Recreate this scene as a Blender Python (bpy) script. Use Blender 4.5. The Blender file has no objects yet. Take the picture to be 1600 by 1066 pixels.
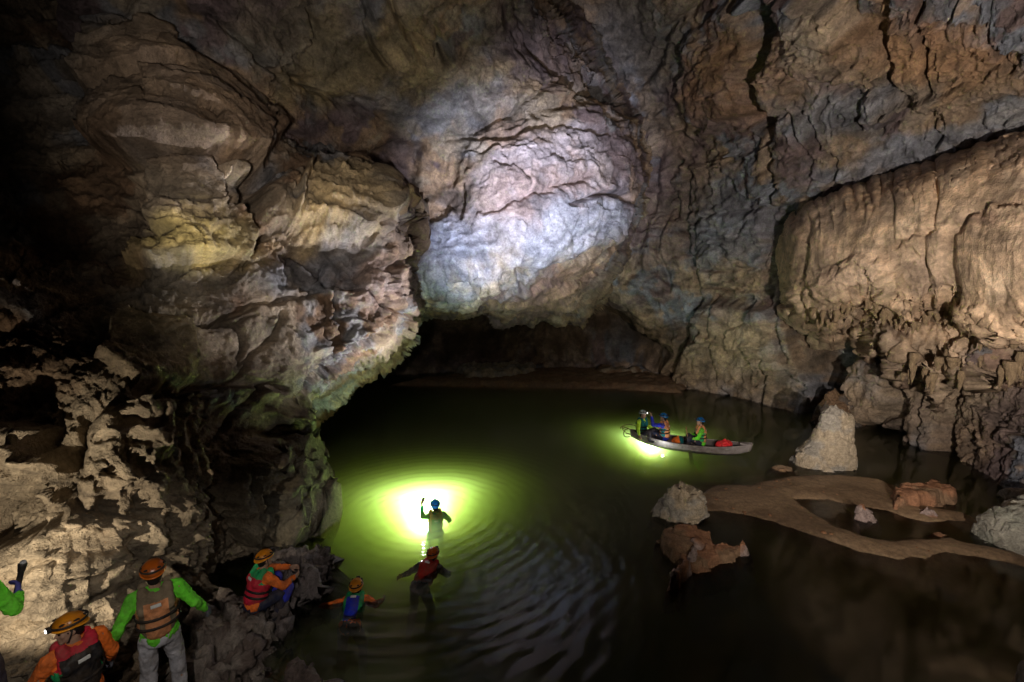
import bpy, bmesh, math, random
import numpy as np
from mathutils import Vector, Matrix
C = bpy.context
scn = C.scene
col = scn.collection
R = math.radians

# ------------------------------------------------------------------ camera
F = 711.0; CX, CY = 800.0, 533.0; HC = 5.3; PIT = R(7.5)
cp, sp = math.cos(PIT), math.sin(PIT)
cam_d = bpy.data.cameras.new("camera"); cam = bpy.data.objects.new("camera", cam_d); col.objects.link(cam)
cam.location = (0, 0, HC); cam.rotation_euler = (R(90) - PIT, 0, 0)
cam_d.sensor_width = 36; cam_d.lens = 16.0; cam_d.clip_start = 0.05; cam_d.clip_end = 300
scn.camera = cam

# ------------------------------------------------------------------ world, view
w = bpy.data.worlds.new("World"); scn.world = w; w.use_nodes = True
bg = w.node_tree.nodes['Background']; bg.inputs[0].default_value = (0.45, 0.45, 0.5, 1); bg.inputs[1].default_value = 0.0015
scn.view_settings.view_transform = 'Standard'; scn.view_settings.look = 'None'
scn.view_settings.exposure = 0; scn.view_settings.gamma = 1
scn.cycles.volume_bounces = 2; scn.cycles.max_bounces = 6; scn.cycles.diffuse_bounces = 3
scn.cycles.transparent_max_bounces = 12
scn.cycles.use_denoising = True

def P(px, py, d):
    x = (px - CX) / F * d; u = (CY - py) / F * d
    return Vector((x, d * cp + u * sp, HC - d * sp + u * cp))
def dW(py, z=0.0):
    return (HC - z) / ((py - CY) / F * cp + sp)
def W(px, py, z=0.0):
    return P(px, py, dW(py, z))

# ------------------------------------------------------------------ lights (the cavers' lamps and an added fill)
def aim(o, tgt):
    o.rotation_euler = (Vector(tgt) - o.location).to_track_quat('-Z', 'Y').to_euler()
def spot(name, loc, tgt, power, color, ang, blend=0.5, size=0.05):
    l = bpy.data.lights.new(name, 'SPOT'); l.energy = power; l.color = color
    l.spot_size = R(ang); l.spot_blend = blend; l.shadow_soft_size = size
    o = bpy.data.objects.new(name, l); col.objects.link(o); o.location = loc; aim(o, tgt); return o
def point(name, loc, power, color, size=0.05):
    l = bpy.data.lights.new(name, 'POINT'); l.energy = power; l.color = color; l.shadow_soft_size = size
    o = bpy.data.objects.new(name, l); col.objects.link(o); o.location = loc; return o
WARM = (1.0, 0.72, 0.46)
spot("hand_lamp_right_wall", (4.5, 0.5, 3.6), P(1410, 335, 12), 6200, (1.0, 0.87, 0.74), 85, 0.9, 0.06)
spot("hand_lamp_boulders", (2.5, 0.6, 4.2), P(1230, 760, 11), 1500, (1.0, 0.88, 0.74), 42, 0.9, 0.05)
spot("hand_lamp_roof", (-1.2, 0.3, 5.2), P(615, 225, 11), 1750, (1.0, 0.90, 0.81), 71, 0.9, 0.25)
spot("head_lamp_bulge", P(960, 660, 6), P(830, 325, 17), 14000, (0.80, 0.82, 1.0), 49, 1.0, 0.05)
spot("boat_lamp_arch", W(1003, 690) + Vector((0, 0, 1.25)), P(620, 490, 12.2), 5200, (0.98, 0.95, 1.0), 38, 0.8, 0.04)
spot("head_lamp_shore", P(-190, 1040, 3.8), P(170, 770, 6.6), 235, (1.0, 0.86, 0.66), 86, 0.25, 0.02)
spot("hand_lamp_swimmers", (-0.6, 0.2, 5.0), P(560, 890, 9), 360, (1.0, 0.92, 0.85), 34, 0.9, 0.03)
spot("people_fill", P(-30, 800, 1.7), P(190, 990, 4.8), 200, (1.0, 0.93, 0.84), 44, 0.8, 0.02)  # added weak fill from front left for the shore people and karst shadows
spot("head_lamp_ledge", P(-40, 880, 3.0), P(295, 378, 8.5), 1300, (1.0, 0.90, 0.55), 12, 0.6, 0.02)
spot("head_lamp_lump", P(300, 700, 5.0), P(520, 335, 10.5), 600, (1.0, 0.84, 0.56), 18, 1.0, 0.02)
spot("swimmer_lamp_arch", W(705, 742, 0.5), P(598, 540, 11.5), 900, (1.0, 0.93, 0.97), 50, 0.8, 0.04)
point("swimmer_lamp_air", W(660, 800, 0.40), 22, (0.92, 0.97, 1.0), 0.04)
spot("swimmer_lamp_under", W(664, 815, -0.42), W(664, 815, -3), 5400, (0.74, 1.0, 0.98), 165, 0.6, 0.06)
point("boat_lamp_side", W(1036, 697, 0.16), 9, (0.95, 1.0, 0.97), 0.03)
spot("boat_lamp_under", W(1018, 700, -0.20), W(990, 704, -3), 1700, (0.74, 1.0, 1.0), 160, 0.6, 0.06)

# ------------------------------------------------------------------ numpy noise
rng = np.random.RandomState(7)
def _hash(ix, iy, iz, k=0):
    h = (ix.astype(np.uint32) * np.uint32(374761393) + iy.astype(np.uint32) * np.uint32(668265263)
         + iz.astype(np.uint32) * np.uint32(2147483647) + np.uint32((k * 1274126177) & 0xffffffff))
    h = (h ^ (h >> np.uint32(13))) * np.uint32(1274126177)
    h = (h ^ (h >> np.uint32(16))) * np.uint32(2246822519)
    return h ^ (h >> np.uint32(15))
_G = np.array([[1,1,0],[-1,1,0],[1,-1,0],[-1,-1,0],[1,0,1],[-1,0,1],[1,0,-1],[-1,0,-1],[0,1,1],[0,-1,1],[0,1,-1],[0,-1,-1],[1,1,0],[-1,1,0],[0,-1,1],[0,-1,-1]], np.float32)
def perlin(p, k=0):
    i = np.floor(p).astype(np.int64); f = (p - i).astype(np.float32)
    u = f * f * f * (f * (f * 6 - 15) + 10)
    out = 0
    for a in (0, 1):
        wx = u[..., 0] if a else 1 - u[..., 0]
        for b in (0, 1):
            wy = u[..., 1] if b else 1 - u[..., 1]
            for c in (0, 1):
                wz = u[..., 2] if c else 1 - u[..., 2]
                g = _G[_hash(i[..., 0] + a, i[..., 1] + b, i[..., 2] + c, k) & np.uint32(15)]
                out = out + wx * wy * wz * (g[..., 0] * (f[..., 0] - a) + g[..., 1] * (f[..., 1] - b) + g[..., 2] * (f[..., 2] - c))
    return out.astype(np.float32)
def fbm(p, o=4, k=0, gain=0.5):
    s = 0; a = 1.0
    for i in range(o):
        s = s + a * perlin(p, k + i); p = p * 2.03 + 11.7; a *= gain
    return s
def ridged(p, o=4, k=0, gain=0.55):
    s = 0; a = 1.0
    for i in range(o):
        s = s + a * (1 - 2.2 * np.abs(perlin(p, k + i))); p = p * 2.07 + 5.3; a *= gain
    return s
def worley(p, k=0):
    """F1, F2-F1 and a random tilted plane per cell"""
    i = np.floor(p).astype(np.int64); f = (p - i).astype(np.float32)
    f1 = np.full(p.shape[:-1], 9., np.float32); f2 = f1.copy(); pl = np.zeros_like(f1)
    for a in (-1, 0, 1):
        for b in (-1, 0, 1):
            for c in (-1, 0, 1):
                h = _hash(i[..., 0] + a, i[..., 1] + b, i[..., 2] + c, k)
                q = [((h >> np.uint32(s)) & np.uint32(1023)).astype(np.float32) / 1023 for s in (0, 10, 20)]
                dx = f[..., 0] - a - q[0]; dy = f[..., 1] - b - q[1]; dz = f[..., 2] - c - q[2]
                d = dx * dx + dy * dy + dz * dz
                hh = h * np.uint32(2654435761)
                g = [((hh >> np.uint32(s)) & np.uint32(255)).astype(np.float32) / 127.5 - 1 for s in (2, 11, 21)]
                plane = g[0] * dx + g[1] * dy + g[2] * dz + 0.5 * g[0]
                m = d < f1
                f2 = np.where(m, f1, np.minimum(f2, d)); pl = np.where(m, plane, pl); f1 = np.where(m, d, f1)
    f1 = np.sqrt(f1); f2 = np.sqrt(f2)
    return f1, f2 - f1, pl
def sstep(a, b, x):
    t = np.clip((x - a) / (b - a), 0, 1); return t * t * (3 - 2 * t)

# ------------------------------------------------------------------ distances in two dimensions
def seg_dist(X, Y, pts, closed=False):
    d = np.full(X.shape, 1e9, np.float32); n = len(pts)
    for i in range(n if closed else n - 1):
        ax, ay = pts[i]; bx, by = pts[(i + 1) % n]
        vx, vy = bx - ax, by - ay; L = vx * vx + vy * vy + 1e-9
        t = np.clip(((X - ax) * vx + (Y - ay) * vy) / L, 0, 1)
        d = np.minimum(d, (X - ax - t * vx) ** 2 + (Y - ay - t * vy) ** 2)
    return np.sqrt(d)
def poly_sd(X, Y, pts):
    d = seg_dist(X, Y, pts, True); ins = np.zeros(X.shape, bool); n = len(pts)
    for i in range(n):
        ax, ay = pts[i]; bx, by = pts[(i + 1) % n]
        if ay == by: continue
        c = ((ay > Y) != (by > Y)) & (X < (bx - ax) * (Y - ay) / (by - ay) + ax)
        ins ^= c
    return np.where(ins, -d, d)
def tps(ctrl, X, Y):
    c = np.array(ctrl, float); n = len(c); xy = c[:, :2] / 500.0
    def phi(r2): return 0.5 * r2 * np.log(r2 + 1e-12)
    K = phi(((xy[:, None] - xy[None]) ** 2).sum(-1)) + np.eye(n) * 0.01
    Pm = np.c_[np.ones(n), xy]; A = np.zeros((n + 3, n + 3)); A[:n, :n] = K; A[:n, n:] = Pm; A[n:, :n] = Pm.T
    s = np.linalg.solve(A, np.r_[c[:, 2], 0, 0, 0])
    x0, x1, y0, y1 = X.min(), X.max(), Y.min(), Y.max()
    gx = np.linspace(x0, x1, 90); gy = np.linspace(y0, y1, 70); GX, GY = np.meshgrid(gx / 500, gy / 500)
    out = s[n] + s[n + 1] * GX + s[n + 2] * GY
    for i in range(n): out = out + s[i] * phi((GX - xy[i, 0]) ** 2 + (GY - xy[i, 1]) ** 2)
    fx = np.clip((X - x0) / (x1 - x0) * 89, 0, 88.999); fy = np.clip((Y - y0) / (y1 - y0) * 69, 0, 68.999)
    ix = fx.astype(int); iy = fy.astype(int); fx -= ix; fy -= iy
    return (out[iy, ix] * (1 - fx) * (1 - fy) + out[iy, ix + 1] * fx * (1 - fy) + out[iy + 1, ix] * (1 - fx) * fy + out[iy + 1, ix + 1] * fx * fy)

# ------------------------------------------------------------------ materials
def new_mat(name):
    m = bpy.data.materials.new(name); m.use_nodes = True
    nt = m.node_tree; return m, nt, nt.nodes['Principled BSDF'], nt.nodes, nt.links
def rock_mat(name, rough=0.75, bump=0.03, scale=1.0, sat=1.0):
    m, nt, b, N, L = new_mat(name)
    at = N.new('ShaderNodeAttribute'); at.attribute_name = 'base_tint'
    tc = N.new('ShaderNodeTexCoord')
    n1 = N.new('ShaderNodeTexNoise'); n1.inputs['Scale'].default_value = 3.5 * scale; n1.inputs['Detail'].default_value = 8; n1.inputs['Roughness'].default_value = 0.65
    n2 = N.new('ShaderNodeTexNoise'); n2.inputs['Scale'].default_value = 14 * scale; n2.inputs['Detail'].default_value = 10; n2.inputs['Roughness'].default_value = 0.7
    v = N.new('ShaderNodeTexVoronoi'); v.feature = 'DISTANCE_TO_EDGE'; v.inputs['Scale'].default_value = 5 * scale
    wr = N.new('ShaderNodeMixRGB'); wr.blend_type = 'ADD'; wr.inputs[0].default_value = 0.25
    L.new(tc.outputs['Object'], n1.inputs['Vector']); L.new(tc.outputs['Object'], n2.inputs['Vector'])
    L.new(tc.outputs['Object'], wr.inputs[1]); L.new(n1.outputs['Color'], wr.inputs[2]); L.new(wr.outputs[0], v.inputs['Vector'])
    r1 = N.new('ShaderNodeMapRange'); r1.inputs[1].default_value = 0.3; r1.inputs[2].default_value = 0.7; r1.inputs[3].default_value = 0.62; r1.inputs[4].default_value = 1.3
    L.new(n1.outputs['Fac'], r1.inputs[0])
    r2 = N.new('ShaderNodeMapRange'); r2.inputs[1].default_value = 0.35; r2.inputs[2].default_value = 0.65; r2.inputs[3].default_value = 0.8; r2.inputs[4].default_value = 1.15
    L.new(n2.outputs['Fac'], r2.inputs[0])
    mm = N.new('ShaderNodeMath'); mm.operation = 'MULTIPLY'; L.new(r1.outputs[0], mm.inputs[0]); L.new(r2.outputs[0], mm.inputs[1])
    mx = N.new('ShaderNodeVectorMath'); mx.operation = 'SCALE'; L.new(at.outputs['Color'], mx.inputs[0]); L.new(mm.outputs[0], mx.inputs['Scale'])
    L.new(mx.outputs[0], b.inputs['Base Color'])
    cr = N.new('ShaderNodeMapRange'); cr.inputs[1].default_value = 0.0; cr.inputs[2].default_value = 0.06; cr.inputs[3].default_value = -0.08; cr.inputs[4].default_value = 0.0
    L.new(v.outputs['Distance'], cr.inputs[0])
    ad = N.new('ShaderNodeMath'); ad.operation = 'ADD'; L.new(n2.outputs['Fac'], ad.inputs[0]); L.new(cr.outputs[0], ad.inputs[1])
    a2 = N.new('ShaderNodeMath'); a2.operation = 'MULTIPLY_ADD'; a2.inputs[1].default_value = 1.4; L.new(n1.outputs['Fac'], a2.inputs[0]); L.new(ad.outputs[0], a2.inputs[2])
    n3 = N.new('ShaderNodeTexNoise'); n3.inputs['Scale'].default_value = 48 * scale; n3.inputs['Detail'].default_value = 4; L.new(tc.outputs['Object'], n3.inputs['Vector'])
    a3 = N.new('ShaderNodeMath'); a3.operation = 'MULTIPLY_ADD'; a3.inputs[1].default_value = .5; L.new(n3.outputs['Fac'], a3.inputs[0]); L.new(a2.outputs[0], a3.inputs[2]); a2 = a3
    bp = N.new('ShaderNodeBump'); bp.inputs['Strength'].default_value = 1.0; bp.inputs['Distance'].default_value = bump
    L.new(a2.outputs[0], bp.inputs['Height']); L.new(bp.outputs[0], b.inputs['Normal'])
    b.inputs['Roughness'].default_value = rough; b.inputs['Specular IOR Level'].default_value = 0.35
    return m

def hexc(r, g, b): return np.array([r, g, b], np.float32)
TAN = hexc(.36, .25, .16); BROWN = hexc(.20, .125, .075); GREY = hexc(.24, .235, .24); BLUE = hexc(.20, .215, .26)
CREAM = hexc(.50, .41, .29); ORANGE = hexc(.38, .215, .11); PURPLE = hexc(.17, .125, .125); DARK = hexc(.09, .075, .065); PINK = hexc(.38, .29, .27); OCHRE = hexc(.46, .36, .17)

# ------------------------------------------------------------------ relief builder
class Relief:
    def __init__(s, x0, x1, y0, y1, ctrl, step=2.0, seed=0):
        xs = np.arange(x0, x1 + .1, step); ys = np.arange(y0, y1 + .1, step)
        s.X, s.Y = np.meshgrid(xs, ys); s.X = s.X.astype(np.float32); s.Y = s.Y.astype(np.float32)
        s.seed = seed; s.D = tps(ctrl, s.X, s.Y).astype(np.float32)
        s.O = np.zeros_like(s.D); s.keep = np.ones(s.D.shape, bool)
        q = np.stack([s.X / 70, s.Y / 70, np.full_like(s.X, seed * 3.3)], -1)
        s.wx = s.X + 10 * fbm(q, 4, seed, .6); s.wy = s.Y + 10 * fbm(q + 31, 4, seed + 5, .6)
        s.smooth = np.zeros_like(s.D); s.karst = np.zeros_like(s.D)
        s.col = None; s.blobs = []
    def pos(s, D=None):
        D = s.D if D is None else D
        x = (s.X - CX) / F * D; u = (CY - s.Y) / F * D
        return np.stack([x, D * cp + u * sp, HC - D * sp + u * cp], -1).astype(np.float32)
    def outline(s, pts, edge=40, rad=2.0, slope=0.2, cut=26):
        sd = poly_sd(s.wx, s.wy, pts)
        t = np.clip(1 + sd / edge, 0, 1)
        s.D = s.D + rad * (1 - np.sqrt(np.clip(1 - t * t, 0, 1))) * (sd < 0) + np.where(sd >= 0, rad + sd * slope, 0)
        s.keep &= sd < cut; s.sd = sd
    def _box(s, pts, pad):
        a = np.array(pts); X = s.X[0]; Y = s.Y[:, 0]
        i0, i1 = np.searchsorted(X, [a[:, 0].min() - pad, a[:, 0].max() + pad]); j0, j1 = np.searchsorted(Y, [a[:, 1].min() - pad, a[:, 1].max() + pad])
        return slice(j0, j1), slice(i0, i1)
    def lift(s, pts, h, soft=6, dome=0.0, smooth=0):
        b = s._box(pts, 40 + soft)
        if s.O[b].size == 0: return
        sd = poly_sd(s.wx[b], s.wy[b], pts); t = sstep(soft, -soft, sd)
        s.O[b] += h * t
        if dome: s.O[b] += dome * np.sqrt(np.clip(np.minimum(-sd / 60, 1), 0, 1))
        if smooth: s.smooth[b] = np.maximum(s.smooth[b], smooth * t)
    def crack(s, pts, wd=4, dep=0.25, step=0.0):
        b = s._box(pts, 30 + wd * 3)
        if s.O[b].size == 0: return
        d = seg_dist(s.wx[b], s.wy[b], pts)
        s.O[b] -= dep * np.exp(-(d / wd) ** 2)
    def mask(s, arr, pts, soft=20, v=1.0):
        sd = poly_sd(s.wx, s.wy, pts); arr[:] = np.maximum(arr, v * sstep(soft, -soft, sd))
    def tint(s, x, y, rx, ry, c, wgt=1.0, ang=0.0):
        s.blobs.append((x, y, rx, ry, c, wgt, ang))
    def normals(s, p):
        du = np.gradient(p, axis=1); dv = np.gradient(p, axis=0)
        n = np.cross(du, dv); n /= np.linalg.norm(n, axis=-1, keepdims=True) + 1e-9
        v = p - np.array([0, 0, HC], np.float32); sgn = np.sign((n * v).sum(-1, keepdims=True)); return -n * sgn
    def build(s, name, mat, bed=(0.15, 0.2, 1.0), big=0.5, facet=0.30, strata=0.12, fine=1.0, flute=0.0, base=(TAN, GREY, BROWN, CREAM), zmin=-2.2, bedT=0.8):
        k = s.seed * 17
        p = s.pos(); bedv = np.array(bed, np.float32); bedv /= np.linalg.norm(bedv)
        sm = 1 - s.smooth; ka = s.karst
        q = p.copy(); wv = np.stack([fbm(p * .45, 3, k + 1), fbm(p * .45 + 9, 3, k + 2), fbm(p * .45 + 19, 3, k + 3)], -1); q += 0.9 * wv
        tb = (q * bedv).sum(-1); sm = sm * (1 - .88 * ka)
        qa = q + bedv * (tb * 1.2)[..., None]               # flattened along the bedding
        h = big * fbm(p * .22, 3, k + 4)
        f1, e1, pl1 = worley(qa * .33, k + 5); f1b, e2, pl2 = worley(qa * .95 + 3, k + 6); f1c, e3, pl3 = worley(qa * 2.6 + .3 * wv, k + 7)
        h += sm * facet * (pl1 * 1.3 + .42 * pl2 + .17 * pl3)
        gap = sstep(.0, .25, fbm(p * .5, 2, k + 8))
        h -= sm * gap * facet * (.9 * np.exp(-(e1 / .03) ** 2) + .3 * np.exp(-(e2 / .04) ** 2))
        t = tb / bedT + 0.35 * fbm(p * .7, 2, k + 9); fr = t - np.floor(t)
        led = np.where(fr < .82, fr / .82, (1 - fr) / .18)
        am = sstep(-.15, .25, fbm(p * .35 + 7, 2, k + 10))
        h += sm * strata * am * led
        t = tb / (bedT * .31) + 0.5 * fbm(p * 1.3, 2, k + 12); fr = t - np.floor(t)
        h += sm * strata * .35 * am * np.where(fr < .8, fr / .8, (1 - fr) / .2)
        h += fine * (.10 * fbm(p * 1.6, 6, k + 13, .62) * (.25 + .75 * sm) + .035 * sm * fbm(p * 9, 3, k + 14, .6))
        if flute:
            pv = p * np.array([2.6, 2.6, .35], np.float32) + wv * .8
            h += flute * (1 - 2 * np.abs(perlin(pv, k + 15))) + flute * .45 * (1 - 2 * np.abs(perlin(pv * 2.6, k + 16)))
        if ka.max() > 0:
            pk = p * np.array([1, 1, .62], np.float32) + wv * .25
            r = fbm(pk * 1.3, 3, k + 20, .6); pk = pk + .10 * np.stack([fbm(p * 3, 2, k + 22), fbm(p * 3 + 9, 2, k + 23), fbm(p * 3 + 19, 2, k + 24)], -1)
            fk, ek, plk = worley(pk * 1.9, k + 21); fk2, ek2, plk2 = worley(pk * 4.4, k + 25); fk3, ek3, plk3 = worley(pk * 10, k + 26)
            h = h + ka * (.17 * r + .20 * (.5 - fk) + .13 * plk + .30 * np.minimum(fk2 - .5, .25) + .09 * plk2 + .09 * (.5 - fk3) + .05 * fbm(pk * 9, 4, k + 41, .65))
        n = s.normals(p); h = h - np.median(h[s.keep])
        O = s.O + h
        p2 = p + n * O[..., None]
        # colour of the stone, with recess shade painted in by tint
        m1 = fbm(p * .3 + 40, 4, k + 30, .6); m2 = fbm(p * .55 + 80, 4, k + 31, .6); m3 = fbm(qa * 1.2, 3, k + 32)
        a, b_, c_, d_ = base
        def mixc(c, d, t): return c + (d - c) * t[..., None]
        cc = np.broadcast_to(a, p.shape).copy(); cc = mixc(cc, b_, sstep(-.05, .25, m1)); cc = mixc(cc, c_, sstep(.1, .35, m2)); cc = mixc(cc, d_, .8 * sstep(.12, .4, -m2))
        wob = 30 * fbm(p * .8, 4, k + 33, .6); wob2 = 30 * fbm(p * .8 + 50, 4, k + 34, .6)
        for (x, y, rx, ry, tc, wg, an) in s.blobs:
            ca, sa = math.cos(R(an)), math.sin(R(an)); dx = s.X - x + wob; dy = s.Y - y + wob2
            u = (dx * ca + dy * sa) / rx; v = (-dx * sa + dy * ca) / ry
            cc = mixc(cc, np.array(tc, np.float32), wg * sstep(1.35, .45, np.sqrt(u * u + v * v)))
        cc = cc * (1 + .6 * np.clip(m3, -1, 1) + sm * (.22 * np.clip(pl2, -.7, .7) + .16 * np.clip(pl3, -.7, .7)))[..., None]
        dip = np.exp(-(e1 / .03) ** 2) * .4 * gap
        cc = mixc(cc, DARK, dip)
        keep = s.keep & (p2[..., 2] > zmin)
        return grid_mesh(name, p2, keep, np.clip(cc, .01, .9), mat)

def grid_mesh(name, p, keep, cc, mat):
    ny, nx = keep.shape
    kq = keep[:-1, :-1] & keep[1:, :-1] & keep[:-1, 1:] & keep[1:, 1:]
    idx = np.arange(ny * nx).reshape(ny, nx)
    q = np.stack([idx[:-1, :-1], idx[1:, :-1], idx[1:, 1:], idx[:-1, 1:]], -1)[kq]
    used = np.zeros(ny * nx, bool); used[q.ravel()] = True
    remap = np.cumsum(used) - 1; q = remap[q]
    V = p.reshape(-1, 3)[used]; CCv = cc.reshape(-1, 3)[used]
    return np_mesh(name, V, q, mat, CCv)
def np_mesh(name, V, q, mat, cc=None, smooth=True, parent=None):
    me = bpy.data.meshes.new(name); me.vertices.add(len(V)); me.vertices.foreach_set('co', np.ascontiguousarray(V, np.float32).ravel())
    nf, k = q.shape
    me.loops.add(nf * k); me.loops.foreach_set('vertex_index', q.astype(np.int32).ravel())
    me.polygons.add(nf); me.polygons.foreach_set('loop_start', np.arange(0, nf * k, k, dtype=np.int32))
    me.polygons.foreach_set('use_smooth', np.full(nf, smooth)); me.update(calc_edges=True)
    if cc is not None:
        a = me.color_attributes.new('base_tint', 'FLOAT_COLOR', 'POINT'); a.data.foreach_set('color', np.c_[cc, np.ones(len(cc))].astype(np.float32).ravel())
    me.materials.append(mat)
    o = bpy.data.objects.new(name, me); col.objects.link(o)
    if parent: o.parent = parent
    return o
def tag(o, label=None, cat=None, group=None, kind=None):
    if label: o['label'] = label
    if cat: o['category'] = cat
    if group: o['group'] = group
    if kind: o['kind'] = kind
    return o

M_rock = rock_mat('limestone', .72, .05)
M_karst = rock_mat('karst_limestone', .7, .04, 1.6)
M_flow = rock_mat('flowstone_calcite', .5, .03, .8)

# ------------------------------------------------------------------ cave wall, left mass
ctrlL = [(-300,-100,8),(-300,500,5.6),(-300,1000,5.2),(0,0,9.5),(0,250,8.5),(0,450,6.8),(0,650,6.0),(0,850,5.9),(0,1066,5.6),
 (150,100,9.6),(150,300,9),(150,450,7.8),(150,600,6.5),(150,750,6.1),(150,900,6.0),(150,1066,5.8),(150,1200,5.2),(240,1000,6.8),
 (300,100,10.5),(300,250,9.2),(300,400,8.8),(300,550,7.9),(300,700,7.4),(300,850,7.7),(300,950,8.0),(300,1066,7.4),(300,1200,6.2),(400,880,9.0),(400,980,8.8),
 (450,150,12.5),(450,300,11),(450,450,10.1),(450,600,9.6),(450,750,9.3),(450,850,9.2),(450,950,9.0),
 (600,250,13),(600,350,12),(600,450,11.7),(600,540,11.9),(660,450,12.8),(520,800,9.9),(650,900,10)]
Lm = Relief(-300, 700, -160, 1240, ctrlL, 2.0, 1)
Lm.outline([(-400,-200),(40,-200),(90,-60),(160,70),(280,85),(340,110),(395,150),(432,200),(500,245),(565,250),(605,288),(622,330),(630,385),(636,440),(640,485),(624,520),(594,553),(530,592),(468,632),(430,678),(436,705),(452,735),(460,770),(476,797),(464,832),(440,850),(480,990),(420,1300),(-400,1300)], 45, 1.6, .12, 30)
Lm.lift([(142,115),(180,78),(250,85),(300,110),(345,130),(385,155),(427,190),(430,222),(402,265),(350,252),(300,262),(230,268),(170,250),(150,215),(165,175),(142,150)], .55, 7, .3)
Lm.lift([(150,120),(260,105),(292,140),(262,160),(170,176),(145,150)], .22, 3)
Lm.lift([(150,184),(250,172),(330,190),(400,225),(395,262),(200,255),(150,215)], .2, 3)
Lm.crack([(158,178),(200,172),(240,164),(285,152)], 4, .25)
Lm.lift([(246,272),(322,266),(337,318),(245,328)], .4, 3, 0, .7)
Lm.lift([(240,332),(332,322),(380,350),(396,385),(384,412),(240,418),(192,412),(194,395),(236,366)], .45, 5, .15)
Lm.lift([(330,272),(350,264),(378,268),(370,292),(334,292)], .45, 4, .2)
Lm.lift([(395,305),(450,290),(470,300),(445,370),(400,350)], .3, 5, .2)
Lm.lift([(456,302),(480,292),(590,300),(602,332),(575,372),(500,388),(445,366)], .45, 4, .3)
Lm.lift([(470,268),(560,255),(592,265),(612,290),(600,298),(470,294)], .3, 5)
Lm.lift([(600,312),(635,325),(642,362),(626,402),(602,412),(575,380)], .35, 5, .1)
Lm.lift([(440,388),(520,374),(575,388),(570,440),(540,442),(450,446)], -.25, 5)
Lm.lift([(372,275),(440,268),(400,300),(392,345),(372,320)], -.7, 8)
Lm.lift([(560,250),(660,210),(660,300),(610,320)], -.4, 10)
for c in ([(0,525),(100,480),(250,440),(300,418),(385,412)], [(190,490),(250,485),(320,502),(380,482),(440,462),(512,447),(520,400)],
          [(522,440),(532,520),(526,545)], [(442,480),(432,520),(392,560),(358,602)], [(300,602),(370,592),(450,612)], [(100,470),(190,440),(230,420)],
          [(440,640),(520,560),(600,520)], [(340,700),(380,640),(440,600)], [(545,440),(600,470),(640,500)]):
    Lm.crack(c, 4, .28)
Lm.lift([(185,492),(302,500),(303,592),(200,606),(150,560)], .25, 4, 0, .6)
Lm.lift([(432,640),(470,602),(494,640),(472,692),(440,690)], .25, 5, .1)
Lm.lift([(400,682),(482,692),(507,730),(528,790),(515,828),(470,855),(380,845),(340,780),(380,700)], .4, 10, .2)
Lm.lift([(225,600),(262,592),(255,625),(222,640)], -.2, 4)
Lm.lift([(-20,1100),(-20,660),(30,655),(78,668),(70,700),(110,740),(150,655),(210,645),(290,612),(310,700),(290,800),(300,860),(260,1100)], .5, 10)
Lm.lift([(60,745),(150,660),(110,800),(20,850),(-40,860),(-40,800)], -.5, 16)
for a in (((-60,1300),(-60,640),(80,655),(300,590),(310,860),(300,1300)), ((330,1300),(330,880),(380,700),(475,690),(600,780),(600,1300)), ((560,500),(600,440),(700,400),(700,600),(520,700),(480,690))):
    Lm.mask(Lm.karst, a, 25, .45 if a[0] == (560,500) else 1.0)
for a in ([(135,105),(300,100),(435,200),(420,270),(240,275),(150,230)], [(60,430),(420,430),(520,470),(480,620),(300,590),(60,600)], [(330,600),(470,560),(430,660),(330,680)]):
    Lm.mask(Lm.smooth, a, 25, .5)
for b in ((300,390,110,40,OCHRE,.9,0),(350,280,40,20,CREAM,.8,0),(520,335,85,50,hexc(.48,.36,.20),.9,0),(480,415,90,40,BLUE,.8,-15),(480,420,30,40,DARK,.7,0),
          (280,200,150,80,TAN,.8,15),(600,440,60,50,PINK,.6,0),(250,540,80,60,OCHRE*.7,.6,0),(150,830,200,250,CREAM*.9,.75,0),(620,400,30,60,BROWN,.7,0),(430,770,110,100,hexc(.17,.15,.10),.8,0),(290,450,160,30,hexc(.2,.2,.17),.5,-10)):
    Lm.tint(*b)
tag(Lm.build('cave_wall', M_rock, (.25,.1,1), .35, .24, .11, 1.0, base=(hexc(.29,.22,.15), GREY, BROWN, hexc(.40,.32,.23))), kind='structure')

# ------------------------------------------------------------------ roof and central bulge
ctrlC = [(100,-200,8),(200,50,9.8),(300,110,10.6),(350,140,11.0),(440,220,12.4),(500,-200,9),(500,0,11.5),(500,150,13.6),(500,300,15),(500,450,16.5),(700,-200,10),(700,0,12.8),(700,150,15.3),(700,300,16.6),(700,450,16.6),
 (850,-200,11),(850,0,14.5),(850,150,16.5),(850,300,16.3),(850,420,17.4),(760,470,17.6),(950,100,18),(1000,200,19.5),(1000,300,19.5),(960,400,19.5),(880,470,20)]
Cm = Relief(90, 1060, -200, 520, ctrlC, 2.0, 2)
Cm.outline([(0,-400),(780,-400),(830,-100),(872,0),(905,60),(950,120),(1000,190),(1012,240),(1000,320),(975,380),(950,430),(900,490),(800,480),(755,476),(700,478),(640,480),(400,500),(0,400)], 60, 2.4, .15, 26)
Cm.lift([(740,212),(800,200),(900,170),(990,200),(1000,270),(960,370),(860,410),(790,420),(740,480),(640,470),(640,380),(700,330),(720,260)], .3, 10, .3)
Cm.lift([(640,300),(600,270),(570,245),(620,215),(660,230),(650,280)], -.8, 10)
Cm.lift([(700,300),(730,290),(735,320),(720,345),(700,325)], -.4, 5)
Cm.crack([(875,325),(910,312),(945,308),(965,305)], 3.2, .7)
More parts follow.
